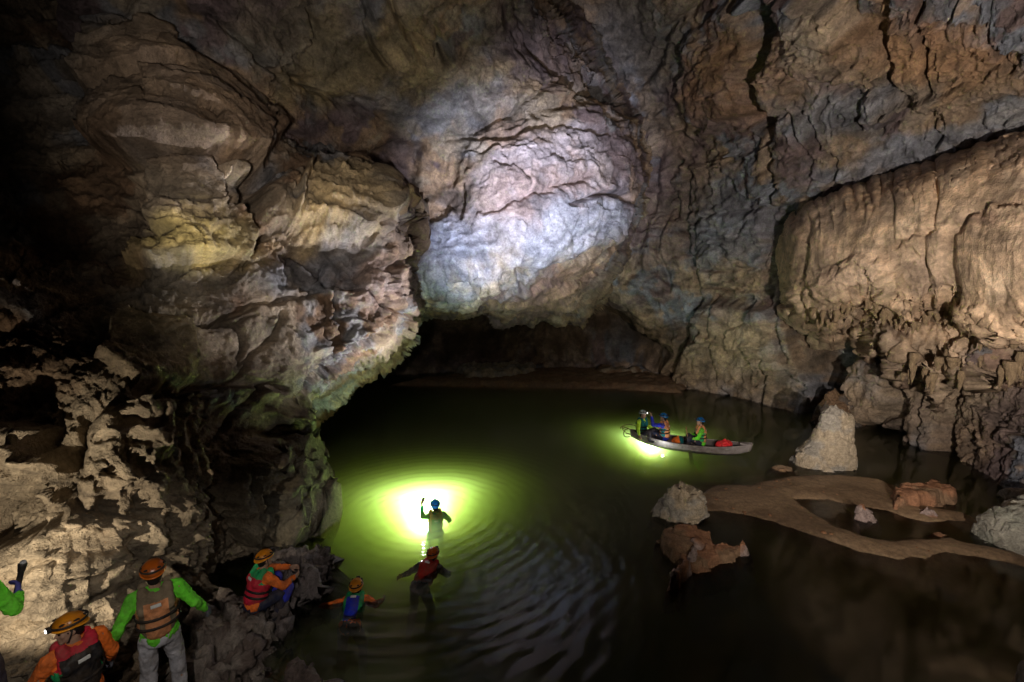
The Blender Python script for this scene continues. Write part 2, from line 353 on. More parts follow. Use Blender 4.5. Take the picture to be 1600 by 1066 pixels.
for c in ([(640,50),(680,70),(690,95)], [(575,0),(572,40),(580,75),(605,95)], [(610,0),(630,30),(650,80),(690,90)], [(470,130),(510,150),(530,165),(600,150)], [(330,30),(370,60),(440,120)],
          [(690,75),(680,55),(660,20)], [(500,30),(510,60),(490,80)], [(430,190),(490,230),(560,250)], [(780,260),(800,268)], [(740,210),(790,180),(860,130),(930,140)], [(820,0),(830,60),(870,110),(900,150)],
          [(700,220),(780,215),(860,200),(940,215)], [(760,330),(850,300),(900,280)], [(805,420),(815,450)]):
    Cm.crack(c, 4.5, .35)
Cm.lift([(665,60),(690,85),(700,95),(685,90),(672,80)], -.5, 5)
Cm.lift([(500,140),(640,60),(740,90),(850,90),(900,150),(800,170),(700,190),(640,170),(600,170)], .3, 10)
Cm.lift([(760,-100),(860,-100),(880,20),(990,180),(900,150),(800,60)], -.5, 14)
for b in ((560,100,130,60,OCHRE*.8,.8,-20),(720,110,120,45,hexc(.38,.29,.17),.7,10),(600,150,60,40,GREY*1.1,.7,30),(830,60,110,60,PURPLE,.85,35),(740,170,70,50,GREY,.7,0),
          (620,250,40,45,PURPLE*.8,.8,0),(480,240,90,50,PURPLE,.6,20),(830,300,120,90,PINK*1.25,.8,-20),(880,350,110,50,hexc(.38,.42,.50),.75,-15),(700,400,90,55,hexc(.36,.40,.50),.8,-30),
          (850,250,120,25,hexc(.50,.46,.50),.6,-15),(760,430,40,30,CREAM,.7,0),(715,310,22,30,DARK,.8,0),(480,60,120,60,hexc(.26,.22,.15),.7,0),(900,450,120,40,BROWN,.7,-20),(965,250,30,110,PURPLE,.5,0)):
    Cm.tint(*b)
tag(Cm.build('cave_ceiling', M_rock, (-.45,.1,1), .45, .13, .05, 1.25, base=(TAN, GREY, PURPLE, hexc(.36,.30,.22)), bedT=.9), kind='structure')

# ------------------------------------------------------------------ back and right wall
ctrlR = [(350,400,24),(350,650,22),(560,600,25),(560,300,22),(700,500,26),(700,620,27),(850,520,25.5),(900,600,27),(950,450,24),(1000,600,26),(880,0,20),(880,-200,17),(950,60,21),(1050,0,18),(1050,150,20.5),(1020,250,23),
 (1100,50,18),(1100,200,19.8),(1100,400,22),(1100,600,23),(1200,-200,10.5),(1200,0,14.5),(1200,200,16.4),(1200,400,18.8),(1200,550,19.8),(1250,640,19.2),(1300,0,12.6),(1300,200,14.8),(1300,400,17.4),(1300,550,18.3),(1350,660,17.4),
 (1450,-200,8),(1450,0,11),(1450,200,13),(1450,400,14.8),(1450,550,15.2),(1450,690,15.3),(1600,0,10),(1600,200,11.5),(1600,400,12.9),(1600,600,12.9),(1600,750,12.4),(1800,-200,7),(1800,0,8.2),(1800,400,10.5),(1800,800,9.6),(1950,400,8.5)]
Rm = Relief(340, 1960, -220, 960, ctrlR, 2.0, 3)
RL = Rm.lift
RL([(1080,60),(1120,20),(1180,-20),(1192,120),(1172,180),(1130,190),(1118,205),(1100,218),(1080,170)], .45, 5, .2)
RL([(1230,-20),(1330,10),(1392,80),(1380,112),(1310,120),(1255,112),(1235,170),(1212,185),(1196,150),(1220,60)], .5, 5, .3)
RL([(1362,140),(1402,150),(1395,200),(1372,217),(1345,190)], .45, 4, .2)
RL([(1400,-30),(1700,-30),(1700,110),(1600,95),(1500,140),(1455,175),(1440,160),(1400,120)], .45, 5, .2)
RL([(1215,225),(1400,180),(1600,150),(1700,150),(1700,215),(1400,290),(1230,305)], -.2, 6)
RL([(1215,225),(1330,195),(1345,240),(1300,300),(1230,305)], .2, 5)
RL([(1048,628),(1075,560),(1085,480),(1140,470),(1205,475),(1235,520),(1272,600),(1275,660),(1200,648),(1050,628)], .7, 8, .3)
RL([(1340,570),(1400,545),(1442,600),(1432,668),(1338,655)], 1.0, 8, .3)
RL([(1436,600),(1500,580),(1522,640),(1502,712),(1440,692)], .9, 7, .3)
RL([(1515,600),(1700,560),(1700,900),(1600,780),(1530,730)], .8, 9, .3)
RL([(1350,500),(1430,520),(1500,500),(1600,520),(1800,520),(1800,600),(1600,615),(1500,592),(1440,575),(1400,548)], 1.1, 6, .3)
RL([(1262,515),(1338,505),(1335,640),(1285,625)], -1.6, 12)
RL([(1395,660),(1440,590),(1450,640)], -.6, 6)
RL([(1205,330),(1240,320),(1235,480),(1290,530),(1240,520),(1205,440)], -.8, 10)
RL([(1090,330),(1195,325),(1200,425),(1095,425)], .2, 4)
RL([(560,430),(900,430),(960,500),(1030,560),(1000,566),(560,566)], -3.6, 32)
RL([(700,545),(950,540),(1060,560),(1060,575),(700,575)], .9, 6)
for c,wd,dp in (([(1195,-40),(1202,60),(1188,120),(1180,190),(1192,200)],8,1.1), ([(1150,-20),(1190,30)],5,.5), ([(1075,270),(1065,320),(1082,400),(1090,440),(1078,500),(1062,560),(1050,585)],4,.6),
          ([(1195,215),(1200,260),(1213,290),(1200,340),(1195,420),(1202,470)],4,.5), ([(1070,345),(1150,332),(1200,322)],3,.3), ([(1090,428),(1150,420),(1200,422)],3,.3), ([(1085,455),(1200,450)],3,.2),
          ([(1445,-20),(1456,60),(1450,112),(1458,130)],5,.6), ([(1345,190),(1362,217),(1392,202),(1400,130)],4,.5), ([(1235,180),(1250,220),(1268,250),(1262,280)],3,.35), ([(1255,175),(1275,215),(1290,245)],3,.3),
          ([(1285,235),(1300,260),(1298,295)],3,.35), ([(1440,198),(1462,222),(1450,240)],4,.5), ([(1118,470),(1120,540),(1140,600),(1150,630)],3,.3), ([(1020,250),(1010,330),(990,420),(960,470)],8,.6),
          ([(1040,330),(1030,400),(1045,460)],4,.4), ([(1220,470),(1215,520),(1230,560)],4,.5), ([(1560,0),(1590,60),(1600,90)],4,.4), ([(1310,130),(1350,150),(1400,140)],3,.3), ([(1200,560),(1205,640)],3,.4),
          ([(1480,600),(1470,650),(1480,700)],4,.4), ([(1560,560),(1570,600)],4,.5), ([(1060,250),(1040,290),(1050,340)],4,.35), ([(1000,130),(1040,60),(1100,0)],7,.5)):
    Rm.crack(c, wd, dp)
for b in ((1150,110,60,90,ORANGE*.8,.7,0),(1230,120,50,70,hexc(.45,.30,.20),.7,0),(1290,50,50,60,hexc(.48,.38,.28),.7,0),(1500,60,130,60,ORANGE,.75,10),(1380,40,50,50,ORANGE*.85,.6,0),(1320,170,90,45,BLUE*1.15,.8,-12),(1430,240,180,32,BLUE*1.2,.85,-14),
          (1560,190,80,25,GREY*1.2,.8,-14),(1140,350,70,90,BLUE*1.1,.75,0),(1040,330,50,130,PURPLE*1.1,.7,8),(1140,440,80,30,TAN,.6,0),(1160,560,120,80,hexc(.34,.26,.17),.8,0),(1000,60,90,90,GREY*.7,.8,0),(800,530,330,52,BROWN*.42,.95,0),  # wide dark BROWN blob paints shade into the recess under the bulge
          (1480,620,170,90,hexc(.36,.28,.20),.7,0),(1560,700,70,40,hexc(.24,.17,.12),.8,0),(1300,120,50,30,PURPLE*1.3,.5,0),(1600,120,80,40,TAN,.6,0)):
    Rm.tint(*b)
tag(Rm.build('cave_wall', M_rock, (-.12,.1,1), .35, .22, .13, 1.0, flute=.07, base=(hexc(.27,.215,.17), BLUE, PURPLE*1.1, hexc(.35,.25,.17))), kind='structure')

# ------------------------------------------------------------------ flowstone
ctrlF = [(1230,300,15.5),(1240,430,15),(1300,520,14.6),(1350,320,13.2),(1350,450,13),(1450,250,12.2),(1450,380,11.6),(1450,520,12.3),(1600,200,10.6),(1600,350,9.8),(1600,540,10.5),(1800,150,8.8),(1800,350,8),(1800,560,8.4)]
Fm = Relief(1190, 1900, 60, 640, ctrlF, 2.0, 4)
Fm.wx = Fm.X + 4 * fbm(np.stack([Fm.X / 22, Fm.Y / 60, Fm.X * 0], -1), 3, 77); Fm.wy = Fm.Y + 9 * fbm(np.stack([Fm.X / 14, Fm.X * 0, Fm.Y / 80], -1), 3, 79)
fr = [(1232,370),(1230,430),(1240,485),(1262,500),(1275,505),(1290,527),(1305,520),(1320,506),(1345,486),(1352,470),(1368,500),(1392,512),(1410,530),(1425,520),(1450,505),(1480,500),(1500,520),(1530,525),(1545,540),(1580,545),(1620,540),(1800,560),(2000,560),(2000,60),(1800,120),(1600,212),(1500,247),(1400,282),(1310,302),(1255,332)]
Fm.outline(fr, 55, 1.5, .14, 16)
FL = Fm.lift
FL([(1492,410),(1495,370),(1520,340),(1560,325),(1640,330),(1700,330),(1700,530),(1560,530),(1510,500)], .12, 9, .35)
FL([(1400,240),(1700,120),(1700,340),(1520,330),(1470,370),(1460,450),(1440,400),(1400,370)], .12, 5)
FL([(1300,420),(1340,400),(1390,410),(1380,470),(1290,470),(1260,450)], .15, 8, .1)
for c,wd,dp in (([(1465,290),(1470,320),(1462,350),(1445,370),(1440,430),(1452,480)],4,.12), ([(1262,340),(1250,400),(1248,450),(1258,490)],4,.2), ([(1395,385),(1410,370),(1460,360)],4,.1)):
    Fm.crack(c, wd, dp)
for b in ((1290,340,35,50,GREY*1.2,.5,0),(1320,425,50,30,PURPLE*1.4,.6,0),(1545,345,45,20,hexc(.25,.13,.11),.8,15),(1430,430,30,25,PURPLE*1.3,.5,0),(1500,430,500,160,hexc(.62,.46,.32),.5,0),(1300,490,80,40,hexc(.50,.38,.27),.6,0)):
    Fm.tint(*b)
Fm.smooth[:] = 1.0 * sstep(520, 420, Fm.Y + (Fm.X < 1420) * 40)
flow = Fm.build('flowstone_curtain', M_flow, (0,.1,1), .25, .2, .10, .55, flute=.035, base=(hexc(.64,.44,.29), hexc(.57,.40,.28), hexc(.48,.35,.26), hexc(.66,.51,.38)), bedT=.6)
tag(flow, 'wide tan flowstone curtain bulging from the right wall above a ragged fringe', 'flowstone')
Gm = Relief(1310, 1900, 450, 680, [(1340,520,14.4),(1400,580,13.9),(1450,620,13.2),(1500,520,12.8),(1500,620,12.9),(1600,520,11.0),(1600,640,11.3),(1800,500,9.0),(1800,640,9.4),(1900,560,8.4)], 2.0, 6)
Gm.wx = Gm.X + 5 * fbm(np.stack([Gm.X / 22, Gm.Y / 60, Gm.X * 0], -1), 3, 87); Gm.wy = Gm.Y + 26 * fbm(np.stack([Gm.X / 17, Gm.X * 0, Gm.Y / 90], -1), 3, 89)
Gm.outline([(1335,430),(1345,520),(1368,548),(1392,556),(1408,588),(1428,572),(1446,600),(1462,636),(1480,598),(1500,585),(1522,604),(1545,590),(1562,616),(1600,600),(1640,612),(1700,600),(2000,620),(2000,430)], 30, .9, .12, 14)
Gm.lift([(1380,520),(1420,515),(1430,560),(1400,570)], .3, 5, .2); Gm.lift([(1490,540),(1560,530),(1570,590),(1510,590)], .3, 5, .3); Gm.lift([(1440,560),(1475,545),(1480,600),(1455,625)], -.4, 6)
drape = Gm.build('flowstone_drapery', M_flow, (0,.1,1), .25, .16, .06, 1.0, flute=.16, base=(hexc(.44,.32,.22), hexc(.36,.27,.20), hexc(.30,.20,.15), hexc(.50,.38,.27)), bedT=.6)
tag(drape, 'tattered brown drapery of drip stone hanging below the wide flowstone curtain', 'flowstone')
# ------------------------------------------------------------------ solid shapes for the objects
def mat(name, c, rough=.6, spec=.4, emit=None, es=0, bump=0, bs=60, metal=0):
    m, nt, b, N, L = new_mat(name)
    b.inputs['Roughness'].default_value = rough; b.inputs['Specular IOR Level'].default_value = spec; b.inputs['Metallic'].default_value = metal
    n = N.new('ShaderNodeTexNoise'); n.inputs['Scale'].default_value = bs; n.inputs['Detail'].default_value = 4
    tc = N.new('ShaderNodeTexCoord'); L.new(tc.outputs['Object'], n.inputs['Vector'])
    n0 = N.new('ShaderNodeTexNoise'); n0.inputs['Scale'].default_value = 9; n0.inputs['Detail'].default_value = 5; L.new(tc.outputs['Object'], n0.inputs['Vector'])
    r = N.new('ShaderNodeMapRange'); r.inputs[1].default_value = .3; r.inputs[2].default_value = .7; r.inputs[3].default_value = .72; r.inputs[4].default_value = 1.15; L.new(n0.outputs['Fac'], r.inputs[0])
    mx = N.new('ShaderNodeVectorMath'); mx.operation = 'SCALE'; mx.inputs[0].default_value = c
    if bump:
        nm = N.new('ShaderNodeTexNoise'); nm.inputs['Scale'].default_value = 3.3; nm.inputs['Detail'].default_value = 8; nm.inputs['Roughness'].default_value = .7; L.new(tc.outputs['Object'], nm.inputs['Vector'])
        rm = N.new('ShaderNodeMapRange'); rm.inputs[1].default_value = .44; rm.inputs[2].default_value = .64; rm.inputs[3].default_value = 0; rm.inputs[4].default_value = .62; L.new(nm.outputs['Fac'], rm.inputs[0])
        mm = N.new('ShaderNodeMixRGB'); mm.inputs[1].default_value = (*c, 1); mm.inputs[2].default_value = (.10,.07,.045,1); L.new(rm.outputs[0], mm.inputs[0]); L.new(mm.outputs[0], mx.inputs[0])
    L.new(r.outputs[0], mx.inputs['Scale']); L.new(mx.outputs[0], b.inputs['Base Color'])
    if bump:
        bp = N.new('ShaderNodeBump'); bp.inputs['Distance'].default_value = bump; bp.inputs['Strength'].default_value = .7; L.new(n.outputs['Fac'], bp.inputs['Height']); L.new(bp.outputs[0], b.inputs['Normal'])
    if emit: b.inputs['Emission Color'].default_value = (*emit, 1); b.inputs['Emission Strength'].default_value = es
    return m
MT = dict(
 skin=mat('skin', (.42,.25,.17), .55, .4), palm=mat('pale_skin', (.62,.44,.34), .5),
 lime=mat('lime_cloth', (.16,.75,.04), .8, .2, bump=.004), green=mat('green_cloth', (.02,.40,.13), .75, .2, bump=.004), orange=mat('orange_cloth', (.95,.20,.03), .8, .2, bump=.004),
 red=mat('red_cloth', (.62,.02,.05), .75, .2, bump=.004), darkred=mat('dark_red_cloth', (.38,.02,.015), .75, .2, bump=.004), blue=mat('blue_cloth', (.015,.04,.62), .7, .2, bump=.004), black=mat('black_nylon', (.012,.011,.014), .6, .3, bump=.003),
 navy=mat('navy_trousers', (.018,.022,.05), .7, .25, bump=.004), grey=mat('pale_trousers', (.50,.49,.53), .8, .2, bump=.005), tan=mat('faded_orange_vest', (.72,.30,.13), .85, .2, bump=.004), khaki=mat('khaki_mesh', (.22,.17,.11), .9, .2, bump=.003),
 teal=mat('teal_cloth', (.01,.13,.14), .8, .2), yellow=mat('neon_yellow_cloth', (.55,.85,.06), .8, .2, bump=.004), white=mat('white_cloth', (.75,.75,.72), .7, .3), boot=mat('rubber_boot', (.03,.03,.035), .45, .4), glove=mat('grey_glove', (.10,.10,.12), .8, .2), bglove=mat('blue_glove', (.08,.08,.30), .8, .2),
 h_orange=mat('amber_helmet_shell', (.85,.34,.02), .28, .5), h_rust=mat('orange_helmet_shell', (.62,.15,.015), .3, .5), h_blue=mat('blue_helmet_shell', (.01,.22,.62), .28, .5), h_white=mat('white_helmet_shell', (.70,.78,.82), .3, .5),
 hair=mat('dark_hair', (.012,.009,.008), .6), lens=mat('lamp_lens', (.8,.8,.8), .1, .5, (1,.97,.9), 6), lensoff=mat('lamp_lens_unlit', (.5,.5,.52), .1, .5), eye=mat('eye', (.03,.02,.02), .2),
 wood=mat('weathered_boat_wood', (.30,.27,.27), .7, .3, bump=.006, bs=30), woodin=mat('boat_inside_wood', (.13,.115,.12), .8, .3, bump=.006, bs=30), rope=mat('straw_rope', (.35,.27,.15), .9, .2, bump=.004), paddle=mat('paddle_wood', (.28,.14,.07), .6), redbag=mat('red_dry_bag', (.75,.02,.03), .4, .5, bump=.01, bs=14))

def capsule(bm, a, ra, b, rb, seg=14, flat=None):
    a = Vector(a); b = Vector(b); d = b - a; L = d.length
    if L < 1e-5: d = Vector((0, 0, 1)); L = 1e-5
    q = d.to_track_quat('Z', 'Y').to_matrix(); vs = []
    prof = [(-ra * math.cos(t), ra * math.sin(t)) for t in (R(18), R(45), R(72), R(90))] + [(L - rb * math.cos(t), rb * math.sin(t)) for t in (R(90), R(108), R(135), R(162))]
    rows = []
    for z, r in prof:
        rows.append([bm.verts.new(a + q @ Vector((r * math.cos(2 * math.pi * k / seg), r * math.sin(2 * math.pi * k / seg), z))) for k in range(seg)])
    for i in range(len(rows) - 1):
        for k in range(seg): bm.faces.new((rows[i][k], rows[i][(k + 1) % seg], rows[i + 1][(k + 1) % seg], rows[i + 1][k]))
    bm.faces.new(rows[0][::-1]); bm.faces.new(rows[-1])
def ellip(bm, c, r, M3=None, seg=20, zmin=None):
    M3 = M3 or Matrix.Identity(3)
    rows = []; n = seg // 2
    for i in range(1, n):
        t = math.pi * i / n
        rows.append([bm.verts.new(Vector(c) + M3 @ Vector((r[0] * math.sin(t) * math.cos(2 * math.pi * k / seg), r[1] * math.sin(t) * math.sin(2 * math.pi * k / seg), -r[2] * math.cos(t)))) for k in range(seg)])
    for i in range(len(rows) - 1):
        for k in range(seg): bm.faces.new((rows[i][k], rows[i][(k + 1) % seg], rows[i + 1][(k + 1) % seg], rows[i + 1][k]))
    bm.faces.new(rows[0][::-1]); bm.faces.new(rows[-1])
def rbox(bm, c, s, M3=None, bev=.2):
    M3 = M3 or Matrix.Identity(3)
    r = bmesh.ops.create_cube(bm, size=1); vs = r['verts']
    for v in vs: v.co = Vector((v.co.x * s[0], v.co.y * s[1], v.co.z * s[2]))
    es = list({e for v in vs for e in v.link_edges})
    g = bmesh.ops.bevel(bm, geom=es, offset=bev * min(s), segments=2, affect='EDGES', profile=.6)
    done = {v for f in g['faces'] for v in f.verts} | {v for v in vs if v.is_valid}
    stack = list(done); allv = set(done)
    while stack:
        v = stack.pop()
        for e in v.link_edges:
            o = e.other_vert(v)
            if o not in allv: allv.add(o); stack.append(o)
    for v in allv: v.co = Vector(c) + M3 @ v.co
def torus_path(bm, pts, r, closed=True, seg=8, flat=1.0, up=Vector((0, 0, 1))):
    n = len(pts); rows = []
    for i in range(n):
        a = Vector(pts[(i - 1) % n] if closed or i > 0 else pts[0]); b = Vector(pts[(i + 1) % n] if closed or i < n - 1 else pts[-1])
        t = (b - a).normalized(); s = t.cross(up); s = s.normalized() if s.length > 1e-4 else Vector((1, 0, 0)); u = s.cross(t).normalized()
        rows.append([bm.verts.new(Vector(pts[i]) + s * r * math.cos(2 * math.pi * k / seg) + u * r * flat * math.sin(2 * math.pi * k / seg)) for k in range(seg)])
    for i in range(n if closed else n - 1):
        A, B = rows[i], rows[(i + 1) % n]
        for k in range(seg): bm.faces.new((A[k], A[(k + 1) % seg], B[(k + 1) % seg], B[k]))
    if not closed: bm.faces.new(rows[0][::-1]); bm.faces.new(rows[-1])
def bm_obj(name, bm, mats, parent=None, smooth=True):
    me = bpy.data.meshes.new(name); bmesh.ops.recalc_face_normals(bm, faces=bm.faces[:]); bm.to_mesh(me); bm.free()
    me.polygons.foreach_set('use_smooth', [smooth] * len(me.polygons))
    for m in (mats if isinstance(mats, (list, tuple)) else [mats]): me.materials.append(m)
    o = bpy.data.objects.new(name, me); col.objects.link(o)
    if parent: o.parent = parent
    return o
def fuse(name, bm, vox, mats, parent=None, smooth=4, wr=0.0, ws=9.0, region=None):
    """weld overlapping solids into one continuous skin"""
    o = bm_obj(name + '_raw', bm, [])
    md = o.modifiers.new('r', 'REMESH'); md.mode = 'VOXEL'; md.voxel_size = vox; md.use_smooth_shade = True
    s = o.modifiers.new('s', 'SMOOTH'); s.iterations = smooth; s.factor = .5
    dg = C.evaluated_depsgraph_get(); me = bpy.data.meshes.new_from_object(o.evaluated_get(dg)); bpy.data.objects.remove(o)
    n = len(me.vertices); co = np.empty(n * 3, np.float32); me.vertices.foreach_get('co', co); co = co.reshape(-1, 3)
    if wr:
        nn = np.empty(n * 3, np.float32); me.vertices.foreach_get('normal', nn); nn = nn.reshape(-1, 3)
        k = (1 - 2 * np.abs(fbm(co * np.array([ws, ws, ws * .7], np.float32), 3, 61)))
        co = co + nn * (wr * (k - .6))[:, None]; me.vertices.foreach_set('co', co.ravel())
    me.materials.clear()
    for m in (mats if isinstance(mats, (list, tuple)) else [mats]): me.materials.append(m)
    nf = len(me.polygons); me.polygons.foreach_set('use_smooth', [True] * nf)
    if region is not None:
        ce = np.empty(nf * 3, np.float32); me.polygons.foreach_get('center', ce); me.polygons.foreach_set('material_index', region(ce.reshape(-1, 3)).astype(np.int32))
    me.name = name; me.update()
    ob = bpy.data.objects.new(name, me); col.objects.link(ob)
    if parent: ob.parent = parent
    return ob
def frame(z, y):
    z = Vector(z).normalized(); y = Vector(y); y = (y - z * y.dot(z)).normalized(); x = y.cross(z)
    return Matrix((x, y, z)).transposed()
def hand(bm, wr, d, n, side, curl=.5, infl=0):
    """palm, four unequal bent fingers and a thumb from the side of the palm; side=+1 puts the thumb towards s"""
    d = Vector(d).normalized(); n = Vector(n); n = (n - d * n.dot(d)).normalized(); s = d.cross(n) * side; wr = Vector(wr)
    for o in (-.024, 0, .024): capsule(bm, wr + s * o * .7, .017 + infl, wr + d * .085 + s * o, .015 + infl, 8)
    for o, l in ((-.033, .058), (-.011, .074), (.011, .080), (.033, .072)):
        a = wr + d * .085 + s * o
        d1 = (d * math.cos(curl) + n * math.sin(curl)).normalized(); d2 = (d * math.cos(curl * 2.2) + n * math.sin(curl * 2.2)).normalized()
        b = a + d1 * l * .5; capsule(bm, a, .0095 + infl, b, .0088 + infl, 8); capsule(bm, b, .0088 + infl, b + d2 * l * .5, .0075 + infl, 8)
    a = wr + d * .025 + s * .028; b = a + (d * .7 + s * .7 + n * .2).normalized() * .042; capsule(bm, a, .013 + infl, b, .011 + infl, 8); capsule(bm, b, .011 + infl, b + (d * .95 + s * .2 + n * .5 * curl).normalized() * .03, .009 + infl, 8)

STAND = dict(pelvis=(0,0,.92), neck=(0,.0,1.43), face=(0,1,-.05), shl=(-.185,0,1.39), shr=(.185,0,1.39), ell=(-.27,0,1.12), elr=(.27,0,1.12), wrl=(-.30,.06,.88), wrr=(.30,.06,.88),
             hpl=(-.09,0,.90), hpr=(.09,0,.90), knl=(-.11,.03,.49), knr=(.11,.03,.49), anl=(-.12,0,.09), anr=(.12,0,.09), fwd=(0,1,0))
def person(label, head_at, yaw, pose, shirt, trousers, helmet, vest, vox=.012, glove=None, boots='boot', lamp='lensoff', curl=.5, group=None, scale=1.0, beltc='black', hairc=True, straps=(.10, .20), cw=.105, top=.86):
    J = {k: Vector(v) for k, v in {**STAND, **pose}.items()}
    neck = J['neck']; face = J['face'].normalized(); fwd = J['fwd'].normalized(); up = (neck - J['pelvis']).normalized()
    hup = J.get('hup', Vector((0, 0, 1))); HM = frame(hup, face)
    hc = neck + up * .05 + HM @ Vector((0, .02, .115))
    J['head'] = hc
    root = bpy.data.objects.new('person', None); root.empty_display_size = .1; col.objects.link(root)
    rz = Matrix.Rotation(R(yaw), 3, 'Z'); root.location = Vector(head_at) - (rz @ hc) * scale; root.rotation_euler = (0, 0, R(yaw)); root.scale = (scale,) * 3
    tag(root, label, 'person', group)
    TM = frame(up, fwd); T = lambda x, y, z: J['pelvis'] + TM @ Vector((x, y, z)); tl = (neck - J['pelvis']).length
    # the body
    b = bmesh.new()
    def torso(b, e):
        ellip(b, T(0, -.01, .0), (.155 + e, .115 + e, .13 + e), TM); ellip(b, T(0, 0, tl * .38), (.135 + e, .10 + e, .19 + e), TM); ellip(b, T(0, .0, tl * .72), (.165 + e, .115 + e, .17 + e), TM)
        for s in ('l', 'r'): capsule(b, T((-1 if s == 'l' else 1) * .05, 0, tl * .93), .06 + e, J['sh' + s], .055 + e)
    torso(b, 0); capsule(b, neck - up * .04, .060, neck + up * .05 + HM @ Vector((0, .005, .05)), .053)
    ellip(b, hc + HM @ Vector((0, -.012, .02)), (.074, .094, .095), HM); ellip(b, hc + HM @ Vector((0, .022, -.045)), (.058, .068, .072), HM)
    H = lambda x, y, z: hc + HM @ Vector((x, y, z))
    capsule(b, H(0, .083, .012), .009, H(0, .104, -.022), .013, 8); capsule(b, H(-.03, .078, .024), .010, H(.03, .078, .024), .010, 8); capsule(b, H(-.018, .083, -.058), .009, H(.018, .083, -.058), .009, 8)
    capsule(b, H(-.02, .070, -.092), .018, H(.02, .070, -.092), .018, 8)
    for s in (-1, 1): ellip(b, H(s * .074, -.005, -.01), (.010, .02, .032), HM, 10); ellip(b, H(s * .038, .06, -.02), (.024, .024, .024), HM, 10)
    for s in 'lr':
        capsule(b, J['sh' + s], .052, J['el' + s], .040); capsule(b, J['el' + s], .041, J['wr' + s], .027)
        capsule(b, J['hp' + s], .085, J['kn' + s], .055); capsule(b, J['kn' + s], .055, J['an' + s], .038)
        kd = (J['kn' + s] - J['an' + s]).normalized(); ft = J.get('ft' + s, J['an' + s] + Vector((0, .16, -.05))); capsule(b, J['an' + s] - kd * .03, .036, ft, .030)
        d = J.get('hd' + s, (J['wr' + s] - J['el' + s])); n = J.get('pn' + s, Vector((1 if s == 'l' else -1, 0, 0)))
        hand(b, J['wr' + s], d, n, J.get('ts' + s, Vector((-1 if s == 'r' else 1, 0, 0))).x, curl)
    fuse('body', b, min(vox, .010), MT['skin'], root, 3)
    if vox < .012:
        for s in (-1, 1):
            e = bmesh.new(); ellip(e, H(s * .031, .079, .008), (.012, .010, .0085), HM, 12); bm_obj('eye', e, MT['eye'], root)
    if hairc:
        b = bmesh.new(); ellip(b, H(0, -.025, .012), (.082, .092, .088), HM); ellip(b, H(0, -.06, -.04), (.06, .045, .06), HM); fuse('hair', b, .012, MT['hair'], root, 2, .006, 30)
    # clothes
    b = bmesh.new(); torso(b, .018)
    for s in 'lr': capsule(b, J['sh' + s], .072, J['el' + s], .056); capsule(b, J['el' + s], .058, J['wr' + s] - (J['wr' + s] - J['el' + s]).normalized() * .02, .040)
    ellip(b, T(0, -.005, .0), (.180, .138, .10), TM)
    fuse('shirt', b, vox, MT[shirt], root, 2, .015, 11)
    b = bmesh.new(); ellip(b, T(0, -.012, -.03), (.168, .13, .12), TM)
    for s in 'lr': capsule(b, J['hp' + s], .100, J['kn' + s], .076); capsule(b, J['kn' + s], .078, J['an' + s], .062)
    fuse('trousers', b, vox, MT[trousers], root, 3, .016, 7)
    for s in 'lr':
        b = bmesh.new(); kd = (J['kn' + s] - J['an' + s]).normalized(); ft = J.get('ft' + s, J['an' + s] + Vector((0, .16, -.05)))
        capsule(b, J['an' + s] + kd * .05, .058, J['an' + s] - kd * .02, .050); capsule(b, J['an' + s] - kd * .025, .048, ft, .042); fuse('boot', b, vox, MT[boots], root, 3)
    if glove:
        for s in 'lr':
            b = bmesh.new(); d = J.get('hd' + s, (J['wr' + s] - J['el' + s])); n = J.get('pn' + s, Vector((1 if s == 'l' else -1, 0, 0)))
            hand(b, J['wr' + s], d, n, J.get('ts' + s, Vector((-1 if s == 'r' else 1, 0, 0))).x, curl, .004); capsule(b, J['wr' + s], .038, J['wr' + s] - (J['wr' + s] - J['el' + s]).normalized() * .05, .036)
            fuse('glove', b, min(vox, .009), MT[glove], root, 2)
    # buoyancy vest
    if vest:
        b = bmesh.new()
        ellip(b, T(0, -.0, tl * .30), (.185, .155, .15), TM); ellip(b, T(0, .0, tl * .62), (.190, .162, .18), TM); capsule(b, T(0, -.02, tl * .2), .155, T(0, -.015, tl * .74), .16)
        for s in (-1, 1):
            for q in (-1, 1): capsule(b, T(s * .105, q * .105, tl * .70), .062, T(s * .105, q * .05, tl * 1.06), .050)
        A, Bm, Cc = vest
        Ti = (Matrix.Translation(J['pelvis']) @ TM.to_4x4()).inverted(); Tn = np.array(Ti)
        def reg(c):
            l = c @ Tn[:3, :3].T + Tn[:3, 3]
            x, y, z = l[:, 0], l[:, 1], l[:, 2]; out = np.ones(len(c)); out[(np.abs(x) < cw) & (z < tl * .93)] = 0
            out[(z > tl * top)] = 1; out[(np.abs(x) > .155) & (z < tl * .7)] = 2; return out
        v = fuse('buoyancy_vest', b, vox, [MT[A], MT[Bm], MT[Cc]], root, 3, .008, 14, reg)
        for zz in straps:
            b = bmesh.new(); rx, ry = .196, .172
            torus_path(b, [T(rx * math.cos(t), ry * math.sin(t), tl * .18 + zz) for t in np.linspace(0, 2 * math.pi, 28, endpoint=False)], .007, True, 8, 2.6, up); bm_obj('strap', b, MT[beltc], v)
            b = bmesh.new(); rbox(b, T(.04, .178, tl * .18 + zz), (.05, .018, .045), TM); bm_obj('buckle', b, MT['black'], v)
        b = bmesh.new(); rbox(b, T(0, -.172, tl * .80), (.09, .012, .035), TM); bm_obj('reflective_patch', b, MT['white'], v)
    # helmet
    hm = bmesh.new(); c0 = HM @ Vector((0, -.012, .050)) + hc; seg = 36; rows = []
